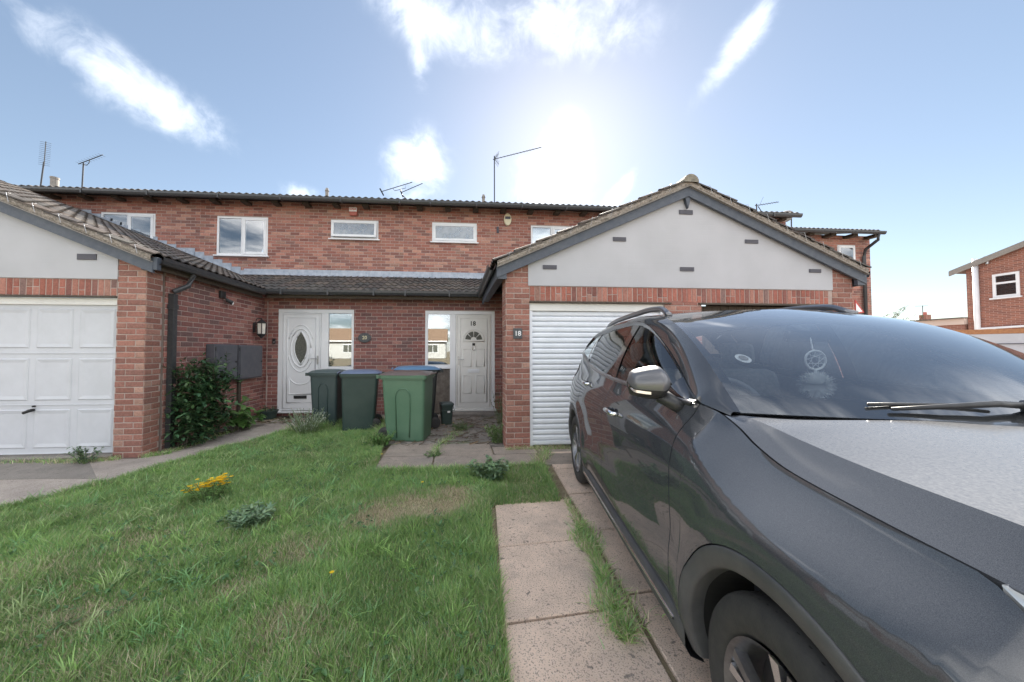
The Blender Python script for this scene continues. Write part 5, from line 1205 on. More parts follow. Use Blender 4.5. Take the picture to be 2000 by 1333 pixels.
def dryness(x, y):
    d = np.zeros(x.shape)
    for (cx, cy, rx, ry, a) in DRY: d = np.maximum(d, a*np.exp(-(((x-cx)/rx)**2+((y-cy)/ry)**2)**1.3))
    n = vnoise(x, y, 5.5); return np.clip(d*(.55+.9*n)+.22*np.clip(vnoise(x+3, y+9, 1.9)-.55, 0, 1)*1.6, 0, 1)
def blades(name, xs, ys, zs, hs, ws, cols, parent=None, label=None, lean=.55, seed=1, segs=2, kind='stuff'):
    g = np.random.default_rng(seed); n = len(xs); a = g.random(n)*2*np.pi; ln = hs*lean*(g.random(n)*1.3+.1); fa = g.random(n)*2*np.pi
    dx, dy = np.cos(a), np.sin(a); sx, sy = -np.sin(fa), np.cos(fa); rows = []
    ts = [0,.45,1.0] if segs == 2 else [0,.3,.65,1.0]
    V = []
    for t in ts:
        cx = xs+dx*ln*t**1.7; cy = ys+dy*ln*t**1.7; cz = zs+hs*(t-.18*t*t*lean); w_ = ws*(1-.35*t)
        if t < 1: V += [np.stack([cx-sx*w_, cy-sy*w_, cz], 1), np.stack([cx+sx*w_, cy+sy*w_, cz], 1)]
        else: V += [np.stack([cx, cy, cz], 1)]
    k = len(V); verts = np.stack(V, 1).reshape(-1, 3); b = (np.arange(n)*k)[:, None]
    quads = [np.concatenate([b+2*s_, b+2*s_+1, b+2*s_+3, b+2*s_+2], 1) for s_ in range(len(ts)-2)]; tri = np.concatenate([b+k-3, b+k-2, b+k-1], 1)
    loops = np.concatenate([np.stack(quads, 1).reshape(-1), tri.reshape(-1)]); nq = n*len(quads)
    starts = np.concatenate([np.arange(nq)*4, nq*4+np.arange(n)*3]); totals = np.concatenate([np.full(nq, 4), np.full(n, 3)])
    me = bpy.data.meshes.new(name); me.vertices.add(len(verts)); me.vertices.foreach_set('co', verts.reshape(-1).astype(np.float32)); me.loops.add(len(loops)); me.loops.foreach_set('vertex_index', loops.astype(np.int32)); me.polygons.add(nq+n); me.polygons.foreach_set('loop_start', starts.astype(np.int32)); me.polygons.foreach_set('loop_total', totals.astype(np.int32))
    me.update(calc_edges=True); at = me.color_attributes.new('Col', 'FLOAT_COLOR', 'POINT'); cc = np.repeat(cols[:, None, :], k, 1)
    fade = np.array([.62]*2+[.9]*2*(len(ts)-2)+[1.12])[:k]; cc = cc*np.clip(fade, 0, 2)[None, :, None]*0+cc; al = np.ones((n, k, 1)); at.data.foreach_set('color', np.concatenate([cc, al], 2).reshape(-1).astype(np.float32))
    me.materials.append(M['grass']); ob = link(name, me, parent)
    if label: tag(ob, label, 'grass', kind=kind)
    return ob
def scatter(n, x0, x1, y0, y1, seed):
    g = np.random.default_rng(seed); x = g.uniform(x0, x1, n); y = g.uniform(y0, y1, n); k = inpoly(x, y, LAWN); return x[k], y[k]
parts = []
for (n, x0, x1, y0, y1, sd) in ((130000,-2.6,.30,.95,2.05,1),(165000,-3.9,1.06,2.05,3.4,2),(100000,-4.1,1.06,3.4,4.6,3),(90000,-3.8,-.8,4.6,6.8,4),(30000,-5.6,-2.2,.9,2.6,5),(16000,-5.0,.2,-1.2,.95,6)):
    parts.append(scatter(n, x0, x1, y0, y1, sd))
gx = np.concatenate([p[0] for p in parts]); gy = np.concatenate([p[1] for p in parts]); g = np.random.default_rng(9); n = len(gx)
dr = dryness(gx, gy); ed = polydist(gx, gy, LAWN)
cl = vnoise(gx, gy, 7.0); cl2 = vnoise(gx+5, gy+2, 2.6)
keepm = g.random(n) > dr*.45; gx, gy, dr, ed, cl, cl2 = [q[keepm] for q in (gx, gy, dr, ed, cl, cl2)]; n = len(gx)
hs = (.030+.075*cl**1.5+.05*cl2*g.random(n))*(1-.55*dr)*(g.random(n)*.7+.5); hs += np.where(ed < .10, .035*g.random(n), 0)
hs = np.clip(hs*.86, .012, .2); ws = (.0016+.0016*g.random(n))*(1+.10*np.clip(gy-2, 0, 5))
green = np.array([.34,.53,.17]); olive = np.array([.38,.51,.20]); blue = np.array([.26,.47,.20]); straw = np.array([.62,.54,.38]); pale = np.array([.47,.60,.28])
u = g.random(n); c = np.where((u < .50)[:, None], green, np.where((u < .72)[:, None], blue, np.where((u < .90)[:, None], olive, pale)))
c = c*(1-.30*(1-cl2))[:, None]*(.75+.5*g.random(n))[:, None]
isd = g.random(n) < np.clip(dr*1.05+.045, 0, .93); c = np.where(isd[:, None], straw*(.6+.6*g.random(n))[:, None], c)
gz = lawnz(gx, gy)*0+.0
blades('lawn_grass', gx, gy, gz, hs, ws, c, None, 'uneven green lawn with dry straw patches', seed=21)
# longer tufts standing out of the sward
g = np.random.default_rng(77); tx, ty = scatter(620, -4.0, .3, .95, 6.4, 33); X_, Y_, H_, W2, C_ = [], [], [], [], []
for x, y in zip(tx, ty):
    if dryness(np.array([x]), np.array([y]))[0] > .35: continue
    k = int(g.integers(14, 34)); X_.append(x+g.normal(0,.028,k)); Y_.append(y+g.normal(0,.028,k)); H_.append(g.uniform(.06,.14,k)*g.uniform(.6,1.1)); W2.append(g.uniform(.0018,.0036,k)); b_ = [green, blue, olive, blue, green, pale*.85][int(g.integers(0,6))]; C_.append(b_[None]*g.uniform(.7,1.3,k)[:, None])
X_, Y_, H_, W2, C_ = map(np.concatenate, (X_, Y_, H_, W2, C_)); blades('lawn_tufts', X_, Y_, np.zeros(len(X_)), H_, W2, C_, None, 'longer tufts of grass standing out of the lawn', lean=.95, seed=22, segs=3)
# clover and broad leaves low in the lawn
m = MB(); r = random.Random(41)
for k in range(1500):
    x, y = r.uniform(-3.6,.28), r.uniform(1.1,5.2)
    if not inpoly(np.array([x]), np.array([y]), LAWN)[0] or vnoise(np.array([x]), np.array([y]), 2.2)[0] < .5: continue
    for q in range(3): leaf(m, (x,y,.02+r.uniform(0,.03)), rdir(r, .2), (0,0,1), r.uniform(.02,.045), r.uniform(.006,.012), vcol((.08,.17,.06), r, .3))
ob = m.build('lawn_clover', 'leaf', colors=True); tag(ob, 'clover and small broad leaves low in the lawn', 'plants', kind='stuff')
# grass growing in the slab joint beside the car and along edges
def tuftline(pts, n, spread, h0, h1, name, label, seed, cols=(green, blue, straw, olive), wts=(.45,.2,.2,.15)):
    g = np.random.default_rng(seed); t = g.random(n)*(len(pts)-1); i = t.astype(int); f = t-i; P_ = np.array(pts); sp = np.array(spread)
    c0 = P_[i]*(1-f)[:, None]+P_[np.minimum(i+1, len(pts)-1)]*f[:, None]; s_ = sp[i]*(1-f)+sp[np.minimum(i+1, len(pts)-1)]*f
    x = c0[:, 0]+g.normal(0,1,n)*s_; y = c0[:, 1]+g.normal(0,1,n)*s_*.8; cc = np.array(cols)[g.choice(len(cols), n, p=wts)]*(.7+.6*g.random(n))[:, None]
    return blades(name, x, y, np.full(n, .005), g.uniform(h0, h1, n), g.uniform(.0014,.0030,n), cc, None, label, lean=1.0, seed=seed+1, segs=3)
tuftline([(1.0,3.04),(.985,2.80),(.975,2.60)], 420, [.012,.02,.035], .02, .07, 'joint_grass', 'thin dry grass in the slab joint nearest the rear wheel', 51, wts=(.3,.1,.45,.15))
tuftline([(.965,2.58),(.945,2.46),(.925,2.34),(.905,2.20),(.885,2.05)], 1100, [.012,.050,.050,.014,.010], .03, .10, 'joint_grass', 'dense tuft of grass in the slab joint beside the car sill', 53)
tuftline([(.885,2.05),(.87,1.95),(.845,1.80),(.82,1.66),(.80,1.56)], 1350, [.008,.016,.058,.062,.014], .03, .11, 'joint_grass', 'ragged grass tuft in the slab joint nearest the camera', 55, wts=(.35,.2,.28,.17))
tuftline([(-.9,3.95),(-.25,3.92),(.36,3.95),(1.0,3.96)], 1500, [.03,.03,.03,.05], .03, .09, 'edge_grass', 'grass fringe along the slabs in front of the door', 57)
tuftline([(.70,4.60),(1.05,4.62),(1.5,4.60),(2.2,4.60)], 1100, [.03,.03,.04,.03], .02, .09, 'edge_grass', 'dry weeds along the foot of the right garage', 59, wts=(.2,.1,.55,.15))
tuftline([(1.0,4.05),(1.12,4.25),(1.2,4.5)], 500, [.04,.05,.05], .03, .13, 'edge_grass', 'thin grass in the slab corner by the roller shutter', 61, wts=(.3,.1,.4,.2))
tuftline([(-6.2,4.62),(-5.2,4.60),(-4.6,4.55),(-4.2,4.6)], 1500, [.03,.04,.05,.03], .02, .08, 'edge_grass', 'weeds and moss along the foot of the left garage door', 63, wts=(.25,.2,.4,.15))
tuftline([(-3.95,4.66),(-3.78,4.80),(-3.74,5.4),(-3.74,6.1)], 900, [.03,.025,.03,.03], .02, .09, 'edge_grass', 'weeds between the path and the shrub', 65)
tuftline([(-.28,4.4),(-.27,4.75),(-.1,5.3),(.1,5.9)], 900, [.02,.03,.06,.10], .015, .07, 'edge_grass', 'moss and weeds in the cracks before the door numbered 18', 67)
tuftline([(-1.9,6.65),(-1.5,6.55),(-1.25,6.2),(-1.2,5.6),(-1.1,5.1)], 2200, [.06,.07,.07,.06,.05], .06, .22, 'edge_grass', 'long unmown grass around the foot of the bins', 69)
tuftline([(-2.75,5.9),(-2.5,6.05),(-2.3,6.2),(-2.0,6.5)], 1600, [.07,.07,.06,.06], .05, .2, 'edge_grass', 'long grass at the lawn corner by the path', 71)

# ------------------------------------------------------------------ the car
def pchip(xs, ys):
    xs = np.array(xs, float); ys = np.array(ys, float); h = np.diff(xs); d = np.diff(ys)/h; n = len(xs); mm = np.zeros(n)
    for i in range(1, n-1):
        if d[i-1]*d[i] > 0:
            w1, w2 = 2*h[i]+h[i-1], h[i]+2*h[i-1]; mm[i] = (w1+w2)/(w1/d[i-1]+w2/d[i])
    mm[0], mm[-1] = d[0], d[-1]
    def f(x):
        x = min(max(x, xs[0]), xs[-1]); i = min(max(int(np.searchsorted(xs, x)-1), 0), n-2); t = (x-xs[i])/h[i]
        return float((2*t**3-3*t**2+1)*ys[i]+(t**3-2*t**2+t)*h[i]*mm[i]+(-2*t**3+3*t**2)*ys[i+1]+(t**3-t**2)*h[i]*mm[i+1])
    return f
def curve(rows):
    """rows of (s, t, h): returns f(s) -> (t, h)"""
    S = [r[0] for r in rows]; ft, fh = pchip(S, [r[1] for r in rows]), pchip(S, [r[2] for r in rows]); return lambda s: (ft(s), fh(s))
car = thing('parked_car', 'dark grey metallic SUV parked on the driveway, facing the camera', 'car', (1.69,.66,.016), 0)
CA = R(9.5)
car.rotation_euler = (0, 0, math.pi/2-CA)     # local +x runs towards the tail, local +y to the driver side
def cp(s, t, h): return (s, t, h)
# -- materials
def carpaint():
    m_, t, b = nmat('car_paint'); g = N(t, 'ShaderNodeTexCoord')
    b.inputs['Metallic'].default_value = .0; b.inputs['Specular IOR Level'].default_value = 0; b.inputs['Coat Weight'].default_value = 1; b.inputs['Coat IOR'].default_value = 1.75; b.inputs['Coat Roughness'].default_value = .035
    n = N(t, 'ShaderNodeTexNoise'); n.inputs['Scale'].default_value = 900; n.inputs['Detail'].default_value = 2; t.links.new(g.outputs['Object'], n.inputs['Vector'])
    r_ = N(t, 'ShaderNodeMapRange'); r_.inputs[1].default_value = .35; r_.inputs[2].default_value = .7; t.links.new(n.outputs['Fac'], r_.inputs[0])
    mx = N(t, 'ShaderNodeMix', data_type='RGBA'); mx.inputs[6].default_value = (.032,.035,.042,1); mx.inputs[7].default_value = (.066,.070,.080,1); t.links.new(r_.outputs[0], mx.inputs[0])
    # road dust lying on upward faces
    ge = N(t, 'ShaderNodeNewGeometry'); sx = N(t, 'ShaderNodeSeparateXYZ'); t.links.new(ge.outputs['Normal'], sx.inputs[0])
    n2 = N(t, 'ShaderNodeTexNoise'); n2.inputs['Scale'].default_value = 160; n2.inputs['Detail'].default_value = 4; n2.inputs['Roughness'].default_value = .6; t.links.new(g.outputs['Object'], n2.inputs['Vector'])
    up = N(t, 'ShaderNodeMapRange'); up.inputs[1].default_value = .97; up.inputs[2].default_value = .994; up.inputs[3].default_value = .03; up.inputs[4].default_value = .75; t.links.new(sx.outputs[2], up.inputs[0])
    m2 = N(t, 'ShaderNodeMapRange'); m2.inputs[1].default_value = -.1; m2.inputs[2].default_value = 1.0; t.links.new(n2.outputs['Fac'], m2.inputs[0])
    du = N(t, 'ShaderNodeMath', operation='MULTIPLY'); t.links.new(up.outputs[0], du.inputs[0]); t.links.new(m2.outputs[0], du.inputs[1])
    m3 = N(t, 'ShaderNodeMix', data_type='RGBA'); t.links.new(du.outputs[0], m3.inputs[0]); t.links.new(mx.outputs[2], m3.inputs[6]); m3.inputs[7].default_value = (.24,.235,.23,1); t.links.new(m3.outputs[2], b.inputs['Base Color'])
    ro = N(t, 'ShaderNodeMapRange'); ro.inputs[3].default_value = .5; ro.inputs[4].default_value = .8; t.links.new(du.outputs[0], ro.inputs[0]); t.links.new(ro.outputs[0], b.inputs['Roughness'])
    cr = N(t, 'ShaderNodeMapRange'); cr.inputs[2].default_value = .5; cr.inputs[3].default_value = .03; cr.inputs[4].default_value = .22; t.links.new(du.outputs[0], cr.inputs[0]); t.links.new(cr.outputs[0], b.inputs['Coat Roughness'])
carpaint()
mat('cladding', (.050,.052,.056), .48, c2=(.075,.076,.08), scale=8, bump=.12, bscale=500, obj=True)
mat('mirror_cap', (.13,.13,.14), .36, metal=.35, coat=.4)
mat('trim_metal', (.22,.22,.23), .3, metal=.9)
mat('gloss_black', (.010,.011,.013), .12, coat=.6)
mat('tyre_rubber', (.022,.022,.023), .75, c2=(.035,.034,.033), scale=30, bump=.15, bscale=200, obj=True)
mat('rim_metal', (.22,.22,.23), .32, metal=.85, c2=(.15,.15,.16), scale=20, obj=True)
mat('rim_bright', (.62,.62,.63), .25, metal=1)
mat('interior', (.10,.106,.115), .7, c2=(.13,.136,.145), scale=20, obj=True)
mat('interior_grey', (.16,.165,.17), .85)
mat('seat_cloth', (.09,.095,.10), .85, c2=(.13,.135,.14), scale=40, obj=True)
mat('headlining', (.30,.30,.29), .9)
mat('lamp_glass', (.55,.57,.60), .08, metal=.4, coat=1)
mat('lamp_red', (.25,.01,.012), .12, coat=1)
mat('underbody', (.008,.008,.009), .9)
# -- guide curves (s = metres behind the front axle, t = to the driver side, h = up)
tmax = pchip([-.88,-.80,-.65,-.45,-.2,.1,.6,1.4,2.2,2.75,3.1,3.35,3.5], [.50,.64,.765,.845,.893,.912,.915,.918,.918,.912,.885,.80,.66])
topc = curve([(-.88,.52,.86),(-.65,.675,.915),(-.5,.73,.945),(-.3,.772,.978),(-.11,.782,.994),(.1,.784,1.014),(.24,.776,1.046),(.36,.764,1.088),(.46,.770,1.120),(.60,.792,1.133),(.9,.806,1.131),(1.5,.812,1.145),(2.0,.806,1.165),(2.5,.788,1.212),(2.78,.770,1.262),(3.02,.745,1.318),(3.3,.68,1.30),(3.5,.58,1.22)])
inset = pchip([.15,.22,.30,.40,.52,.62,.75,.86,.95,1.03,1.10,1.20,1.32], [.085,.055,.022,.004,.0,.008,.003,.004,.018,.045,.083,.120,.15])
RC, AH = .455, .345       # arch radius, axle height
AXF, AXR = 0.0, 2.70
def low(s):
    for c in (AXF, AXR):
        d = abs(s-c)
        if d < RC: return AH+math.sqrt(max(0, RC*RC-d*d))*.995
    return .205 if s > -.2 else .23
def side(s, v):
    """point on the driver-side flank; v 0 at the lower edge, 1 at the belt"""
    tt, ht = topc(s); lo = low(s); h = lo+(ht-lo)*v
    base = tmax(s)-inset(min(h, 1.32)); fl = 0
    for c in (AXF, AXR): fl += .016*math.exp(-((math.hypot(s-c, h-AH)-RC)/.10)**2)
    base += fl
    # blend into the belt line near the top
    k = (h-(ht-.16))/.16; k = max(0, min(1, k)); k = k*k*(3-2*k)
    ref = tmax(s)-inset(min(ht, 1.32)); t_ = base+(tt-ref)*k
    return (s, t_, h)
def stations(s0, s1, n):
    L = list(np.linspace(s0, s1, n))
    for c in (AXF, AXR):
        for i in range(0, 27):
            x = c-RC*math.cos(math.pi*i/26)
            for e in (x,):
                if s0 < e < s1: L.append(e)
        for e in (c-RC-1e-4, c+RC+1e-4, c-RC+1e-4, c+RC-1e-4):
            if s0 < e < s1: L.append(e)
    L = sorted(set(round(x, 6) for x in L)); out = [L[0]]
    for x in L[1:]:
        if x-out[-1] > 5e-5: out.append(x)
    return out
def mirror_build(m, name, mt, parent, both=True, **k):
    a = m.build(name, mt, parent, **k)
    if both:
        m2 = MB(); m2.v = [(x, -y, z) for x, y, z in m.v]; m2.f = [tuple(reversed(f)) for f in m.f]; m2.c = m.c; m2.m = m.m; b = m2.build(name, mt, parent, **k); return a, b
    return a, None
def thick(m, P, d=.02, flip=False):
    """sheet plus turned-in edges so that panel gaps read as gaps"""
    m.grid(P, flip=flip)
    def inn(p): return (p[0], p[1]-d, p[2])
    rim = [P[0], P[-1][::-1], [r[0] for r in P][::-1]]
    for e in rim: m.grid([e, [inn(p) for p in e]], flip=flip)
    e = [r[-1] for r in P]; m.grid([e, [(p[0], p[1]-.002, p[2]-.03) for p in e]], flip=flip)
def flank(name, s0, s1, n, mt='car_paint', v0=0.0, v1=1.0, nv=22, parent=None, h0=None, h1=None):
    st = stations(s0, s1, n); P = []
    for s in st:
        if h0 is not None or h1 is not None:
            tt, ht = topc(s); lo = low(s); va = 0 if h0 is None else (h0(s)-lo)/(ht-lo); vb = 1 if h1 is None else (h1(s)-lo)/(ht-lo)
        else: va, vb = v0, v1
        va = max(va, 0)
        P.append([side(s, va+(vb-va)*j/nv) for j in range(nv+1)])
    m = MB(); thick(m, P, flip=True)
    return mirror_build(m, name, mt, parent or car, smooth=True, weld=False)
g_ = .0035
SILL = lambda s: .325-.008*(s-.5)
HL = lambda s: topc(s)[1] if s > -.30 else max(.79, topc(-.30)[1]-.62*(-.30-s))
flank('front_wing', -.60, .548-g_, 40, h1=lambda s: topc(s)[1] if s > -.30 else HL(s)-.005)
flank('front_bumper', -.88, -.60-.003, 18, h1=lambda s: HL(s)-.004)
flank('headlight', -.82, -.305, 22, mt='lamp_glass', h0=HL, nv=8)
flank('front_door', .548+g_, 1.60-g_, 30, h0=SILL)
flank('rear_door', 1.60+g_, 2.46-g_, 30, h0=lambda s: SILL(s))
flank('rear_quarter', 2.46+g_, 3.5, 34)
# sill: dark cladding with a bright strip
P = []
for s in np.linspace(.435, 2.265, 30):
    b = SILL(s); P.append([(s, tmax(s)-.075, .185), (s, tmax(s)-.022, .205), (s, tmax(s)-.004, .24), (s, tmax(s)-.002, b-.022), (s, tmax(s)-.010, b-.006), (s, tmax(s)-.035, b-.004)])
m = MB(); m.grid(P, flip=True); mirror_build(m, 'sill', 'cladding', car, smooth=True)
P = []
for s in np.linspace(.52, 2.20, 30):
    b = SILL(s)-.045; P.append([(s, tmax(s)-.004, b-.007), (s, tmax(s)+.003, b-.005), (s, tmax(s)+.004, b+.003), (s, tmax(s)-.004, b+.006)])
m = MB(); m.grid(P, flip=True); mirror_build(m, 'sill_trim', 'chrome', car, smooth=True)
# wheel-arch cladding
for c in (AXF, AXR):
    P = []
    for i in range(49):
        a = R(-14+208*i/48); row = []
        for (rr, off) in ((.386,-.05),(.386,-.012),(.389,-.003),(.396,.001),(.425,.003),(.446,.003),(.4495,-.001),(.4505,-.016)):
            s = c+rr*math.cos(a); h = AH+rr*math.sin(a); hh = max(h, .19)
            row.append((s, tmax(s)-inset(min(max(hh,.2),1.3))+.016*math.exp(-((rr-RC)/.10)**2)+off, hh))
        P.append(row)
    m = MB(); m.grid(P); mirror_build(m, 'wheel_arch', 'cladding', car, smooth=True)
    P = []
    for i in range(41):
        a = R(-14+208*i/40); P.append([(c+.388*math.cos(a), y, max(.18, AH+.388*math.sin(a))) for y in (.872, .55)])
    m = MB(); m.grid(P, flip=True); m.quad((c-.4,.56,.15),(c+.4,.56,.15),(c+.4,.56,.75),(c-.4,.56,.75)); mirror_build(m, 'arch_liner', 'underbody', car, smooth=False)
# -- bonnet
gapc = lambda s: topc(s)
rear_s = pchip([0,.15,.4,.58,.66,.715], [.205,.215,.255,.305,.36,.43])          # bonnet rear edge, s as a function of |t|
crest = curve([(-.86,.50,.905),(-.5,.660,1.028),(-.276,.694,1.056),(-.03,.700,1.069),(.15,.700,1.085),(.293,.700,1.103),(.46,.704,1.116)])
cent = pchip([-.86,-.75,-.5,-.25,0,.25,.46], [.915,.975,1.045,1.088,1.118,1.146,1.17])
def hood(u, v):
    """u 0 front..1 rear, v -1..1 across"""
    a = abs(v)
    tg = .0; s = 0
    s_front = -.84+.10*a*a
    # iterate: rear edge depends on t
    t_ = .7*a
    if a > .8: t_ = .67
    for _ in range(4):
        s1 = rear_s(min(t_, .715))-.006; s = s_front+(s1-s_front)*u; tg, hg = topc(s); tg -= .009; hg -= .001; tc0 = crest(s)[0]; t_ = tc0*a/.8 if a <= .8 else tc0+(tg-tc0)*(a-.8)/.2
    tc_, hc = crest(s); hm = cent(s); k = tc_/tg
    if a <= .8:
        q = a/.8; h = hm+(hc-hm)*(q**2.4); t_ = tc_*q
    else:
        q = (a-.8)/.2; h = hc+(hg-hc)*q-.004*math.sin(math.pi*q); t_ = tc_+(tg-tc_)*q
    return (s, math.copysign(t_, v), h)
vs_ = sorted(set([round(x, 4) for x in list(np.linspace(-.8, .8, 49))+list(np.linspace(.8, 1, 9))+list(np.linspace(-1, -.8, 9))]))
P = [[hood(u, v) for v in vs_] for u in np.linspace(0, 1, 40)]
m = MB(); m.grid(P); e1 = [r[-1] for r in P]; e0 = [r[0] for r in P]
m.grid([e1, [(x, y-.004, z-.03) for x, y, z in e1]], flip=False); m.grid([e0, [(x, y+.004, z-.03) for x, y, z in e0]], flip=True); m.grid([P[-1], [(x, y, z-.03) for x, y, z in P[-1]]], flip=False)
bn = m.build('bonnet', 'car_paint', car, smooth=True)
md = bn.modifiers.new('es', 'EDGE_SPLIT'); md.split_angle = R(9)
# nose between the headlights
m = MB(); P = []
for v in np.linspace(-1, 1, 25):
    a = abs(v); t_ = v*.60; s = -.845+.12*a**2.2; P.append([(s+.03, t_, .90-.02*a), (s-.02, t_, .84), (s-.045, t_, .70), (s-.05, t_, .52), (s-.03, t_, .32), (s+.06, t_, .21)])
m.grid(P, flip=True); m.build('grille', 'gloss_black', car, smooth=True)
# -- windscreen and glasshouse
wse = curve([(.42,.700,1.112),(.5,.694,1.174),(.6,.684,1.246),(.75,.668,1.346),(.9,.650,1.428),(1.0,.637,1.474),(1.1,.624,1.512),(1.2,.611,1.543),(1.3,.598,1.566),(1.42,.582,1.586),(1.8,.566,1.612),(2.4,.556,1.606),(2.9,.542,1.575),(3.15,.52,1.548)])
dlo = curve([(.555,.778,1.136),(.66,.757,1.178),(.8,.727,1.246),(.95,.698,1.318),(1.1,.676,1.388),(1.25,.658,1.455),(1.4,.645,1.512),(1.55,.637,1.548),(1.8,.632,1.571),(2.1,.630,1.570),(2.5,.630,1.550),(2.85,.640,1.512),(2.98,.66,1.46),(3.06,.70,1.385)])
def screen(u, v):
    """u 0 cowl..1 header; v -1..1"""
    a = abs(v); s = .43+(1.40-.43)*u; te, he = wse(s)
    sc0 = .235+(1.27-.235)*u; hc = 1.135+(1.606-1.135)*u+.050*math.sin(math.pi*u)
    q = a**2.3
    return (sc0+(s-sc0)*q, te*v*(1.0), hc+(he-hc)*q)
us = np.linspace(0, 1, 21); vv = np.linspace(-1, 1, 41)
m = MB(); m.grid([[screen(u, v) for v in vv] for u in us]); m.build('windscreen', 'screen_glass', car, smooth=True)
# printed black border along the foot and sides of the windscreen
def off(p, d=.004): return (p[0]+d*.4, p[1], p[2]-d)
m = MB(); m.grid([[off(screen(u, v)) for v in vv] for u in np.linspace(-.0, .085, 4)]); 
for sg in (-1, 1): m.grid([[off(screen(u, sg*v)) for v in np.linspace(.955, 1.0, 3)] for u in np.linspace(.085, 1, 20)], flip=(sg < 0))
m.grid([[off(screen(u, v)) for v in vv] for u in np.linspace(.955, 1.0, 3)]); m.build('screen_border', 'gloss_black', car, smooth=True)
m = MB(); P = []
for v in np.linspace(-1, 1, 31):
    p = screen(0, v); P.append([(p[0]+.01, p[1], p[2]-.012), (p[0]-.10, p[1]*1.0, p[2]-.045), (p[0]-.16, p[1]*1.0, p[2]-.06)])
m.grid(P, flip=False); m.build('cowl', 'black_plastic', car)
# roof
def roofp(s, v):
    te, he = wse(s); a = abs(v); hc = he+.024-.004*abs(s-2); 
    if s < 1.42: pass
    return (s-.13*(1-a**2.3)*max(0, (1.9-s)/.5) , te*v, he+(hc-he)*(1-a**2.4))
m = MB(); m.grid([[roofp(s, v) for v in np.linspace(-1, 1, 31)] for s in np.linspace(1.41, 3.15, 24)]); m.build('roof', 'car_paint', car, smooth=True)
m = MB(); m.grid([[(x, y*.97, z-.05) for x, y, z in [roofp(s, v) for v in np.linspace(-1, 1, 13)]] for s in np.linspace(1.45, 3.1, 10)], flip=True); m.build('headlining', 'headlining', car)
# pillars and cant rails: from the window tops to the roof edge
m = MB(); P = []
for s in np.linspace(.43, 3.06, 70):
    a = dlo(max(s, .555)); b = wse(s); a = (a[0]+.006, a[1]+.004)
    if s < .555:
        k = (s-.43)/(.555-.43); a = (lerp(.735, .784, k), lerp(1.108, 1.14, k))
    row = []
    for j in range(7):
        q = j/6; bul = .012*math.sin(math.pi*q); row.append((s, lerp(a[0], b[0], q)+bul*.7, lerp(a[1], b[1], q)+bul*.7))
    P.append(row)
m.grid(P, flip=True); mirror_build(m, 'roof_pillar', 'car_paint', car, smooth=True)
# black door-frame trim round the glass, chrome belt strip
m = MB(); P = []
for s in np.linspace(.56, 3.05, 70):
    a = dlo(s); P.append([(s, a[0]+.010, a[1]+.006), (s, a[0]+.009, a[1]-.012), (s, a[0]+.0, a[1]-.026)])
m.grid(P, flip=False); mirror_build(m, 'window_surround', 'gloss_black', car, smooth=True)
m = MB(); P = []
for s in np.linspace(.585, 3.02, 60):
    a = topc(s); P.append([(s, a[0]+.006, a[1]-.018), (s, a[0]+.013, a[1]-.010), (s, a[0]+.008, a[1]+.006), (s, a[0]-.014, a[1]+.010)])
m.grid(P, flip=True); mirror_build(m, 'belt_trim', 'trim_metal', car, smooth=True)
def glassp(s, q):
    a, b = topc(s), dlo(s); return (s, lerp(a[0], b[0], q)+.018*math.sin(math.pi*q)-.006, lerp(a[1]+.004, b[1]-.018, q))
def sideglass(name, s0, s1, mt='car_glass'):
    m = MB(); m.grid([[glassp(s, q) for q in np.linspace(0, 1, 9)] for s in np.linspace(s0, s1, 24)], flip=True); return mirror_build(m, name, mt, car, smooth=True)
sideglass('front_window', .80, 1.60); sideglass('rear_window', 1.71, 2.62); sideglass('quarter_window', 2.665, 2.99)
def pillar(s0, s1, name, lean=.0, d=.006):
    m = MB(); m.grid([[(p[0]+lean*q, p[1]+d, p[2]) for q in np.linspace(0, 1, 9) for p in [glassp(s, q)]] for s in np.linspace(s0, s1, 5)], flip=True); mirror_build(m, name, 'gloss_black', car, smooth=True)
pillar(1.60, 1.71, 'centre_pillar'); pillar(2.62, 2.667, 'window_bar'); pillar(2.985, 3.055, 'rear_pillar'); pillar(.565, .80, 'mirror_sail')
# tail
m = MB(); P = []
for v in np.linspace(-1, 1, 21):
    a = abs(v); P.append([(3.13+.02*(1-a), .52*v, 1.545+.06*(1-a**2.4)), (3.30+.04*(1-a*a), .56*v, 1.36), (3.46+.05*(1-a*a), .60*v, 1.16), (3.53+.06*(1-a*a), .66*v, .95), (3.55+.06*(1-a*a), .68*v, .6), (3.50, .66*v, .25)])
m.grid(P, flip=False); m.build('tailgate', 'car_paint', car, smooth=True)
m = MB(); P = []
for v in np.linspace(-1, 1, 15):
    a = abs(v); P.append([(3.155+.02*(1-a), .46*v, 1.52+.05*(1-a**2.4)), (3.33+.04*(1-a*a), .50*v, 1.33), (3.43+.05*(1-a*a), .53*v, 1.20)])
m.grid([[(x+.012, y, z+.006) for x, y, z in r] for r in P]); m.build('rear_screen', 'gloss_black', car, smooth=True)
m = MB(); P = []
for h in np.linspace(.25, 1.30, 12):
    s_ = side(3.5, max(0, min(1, (h-.205)/(1.22-.205)))); P.append([(3.5, s_[1], min(h, 1.22)), (3.53, .63, min(h, 1.22)), (3.50, .56, min(h, 1.25))])
m.grid(P); mirror_build(m, 'rear_corner', 'car_paint', car, smooth=True)
m = MB(); m.grid([[(p[0], p[1]+.006, p[2]) for p in [side(s, v) for v in np.linspace(.70, .90, 5)]] for s in np.linspace(3.08, 3.5, 10)], flip=True); mirror_build(m, 'tail_lamp', 'lamp_red', car, smooth=True)
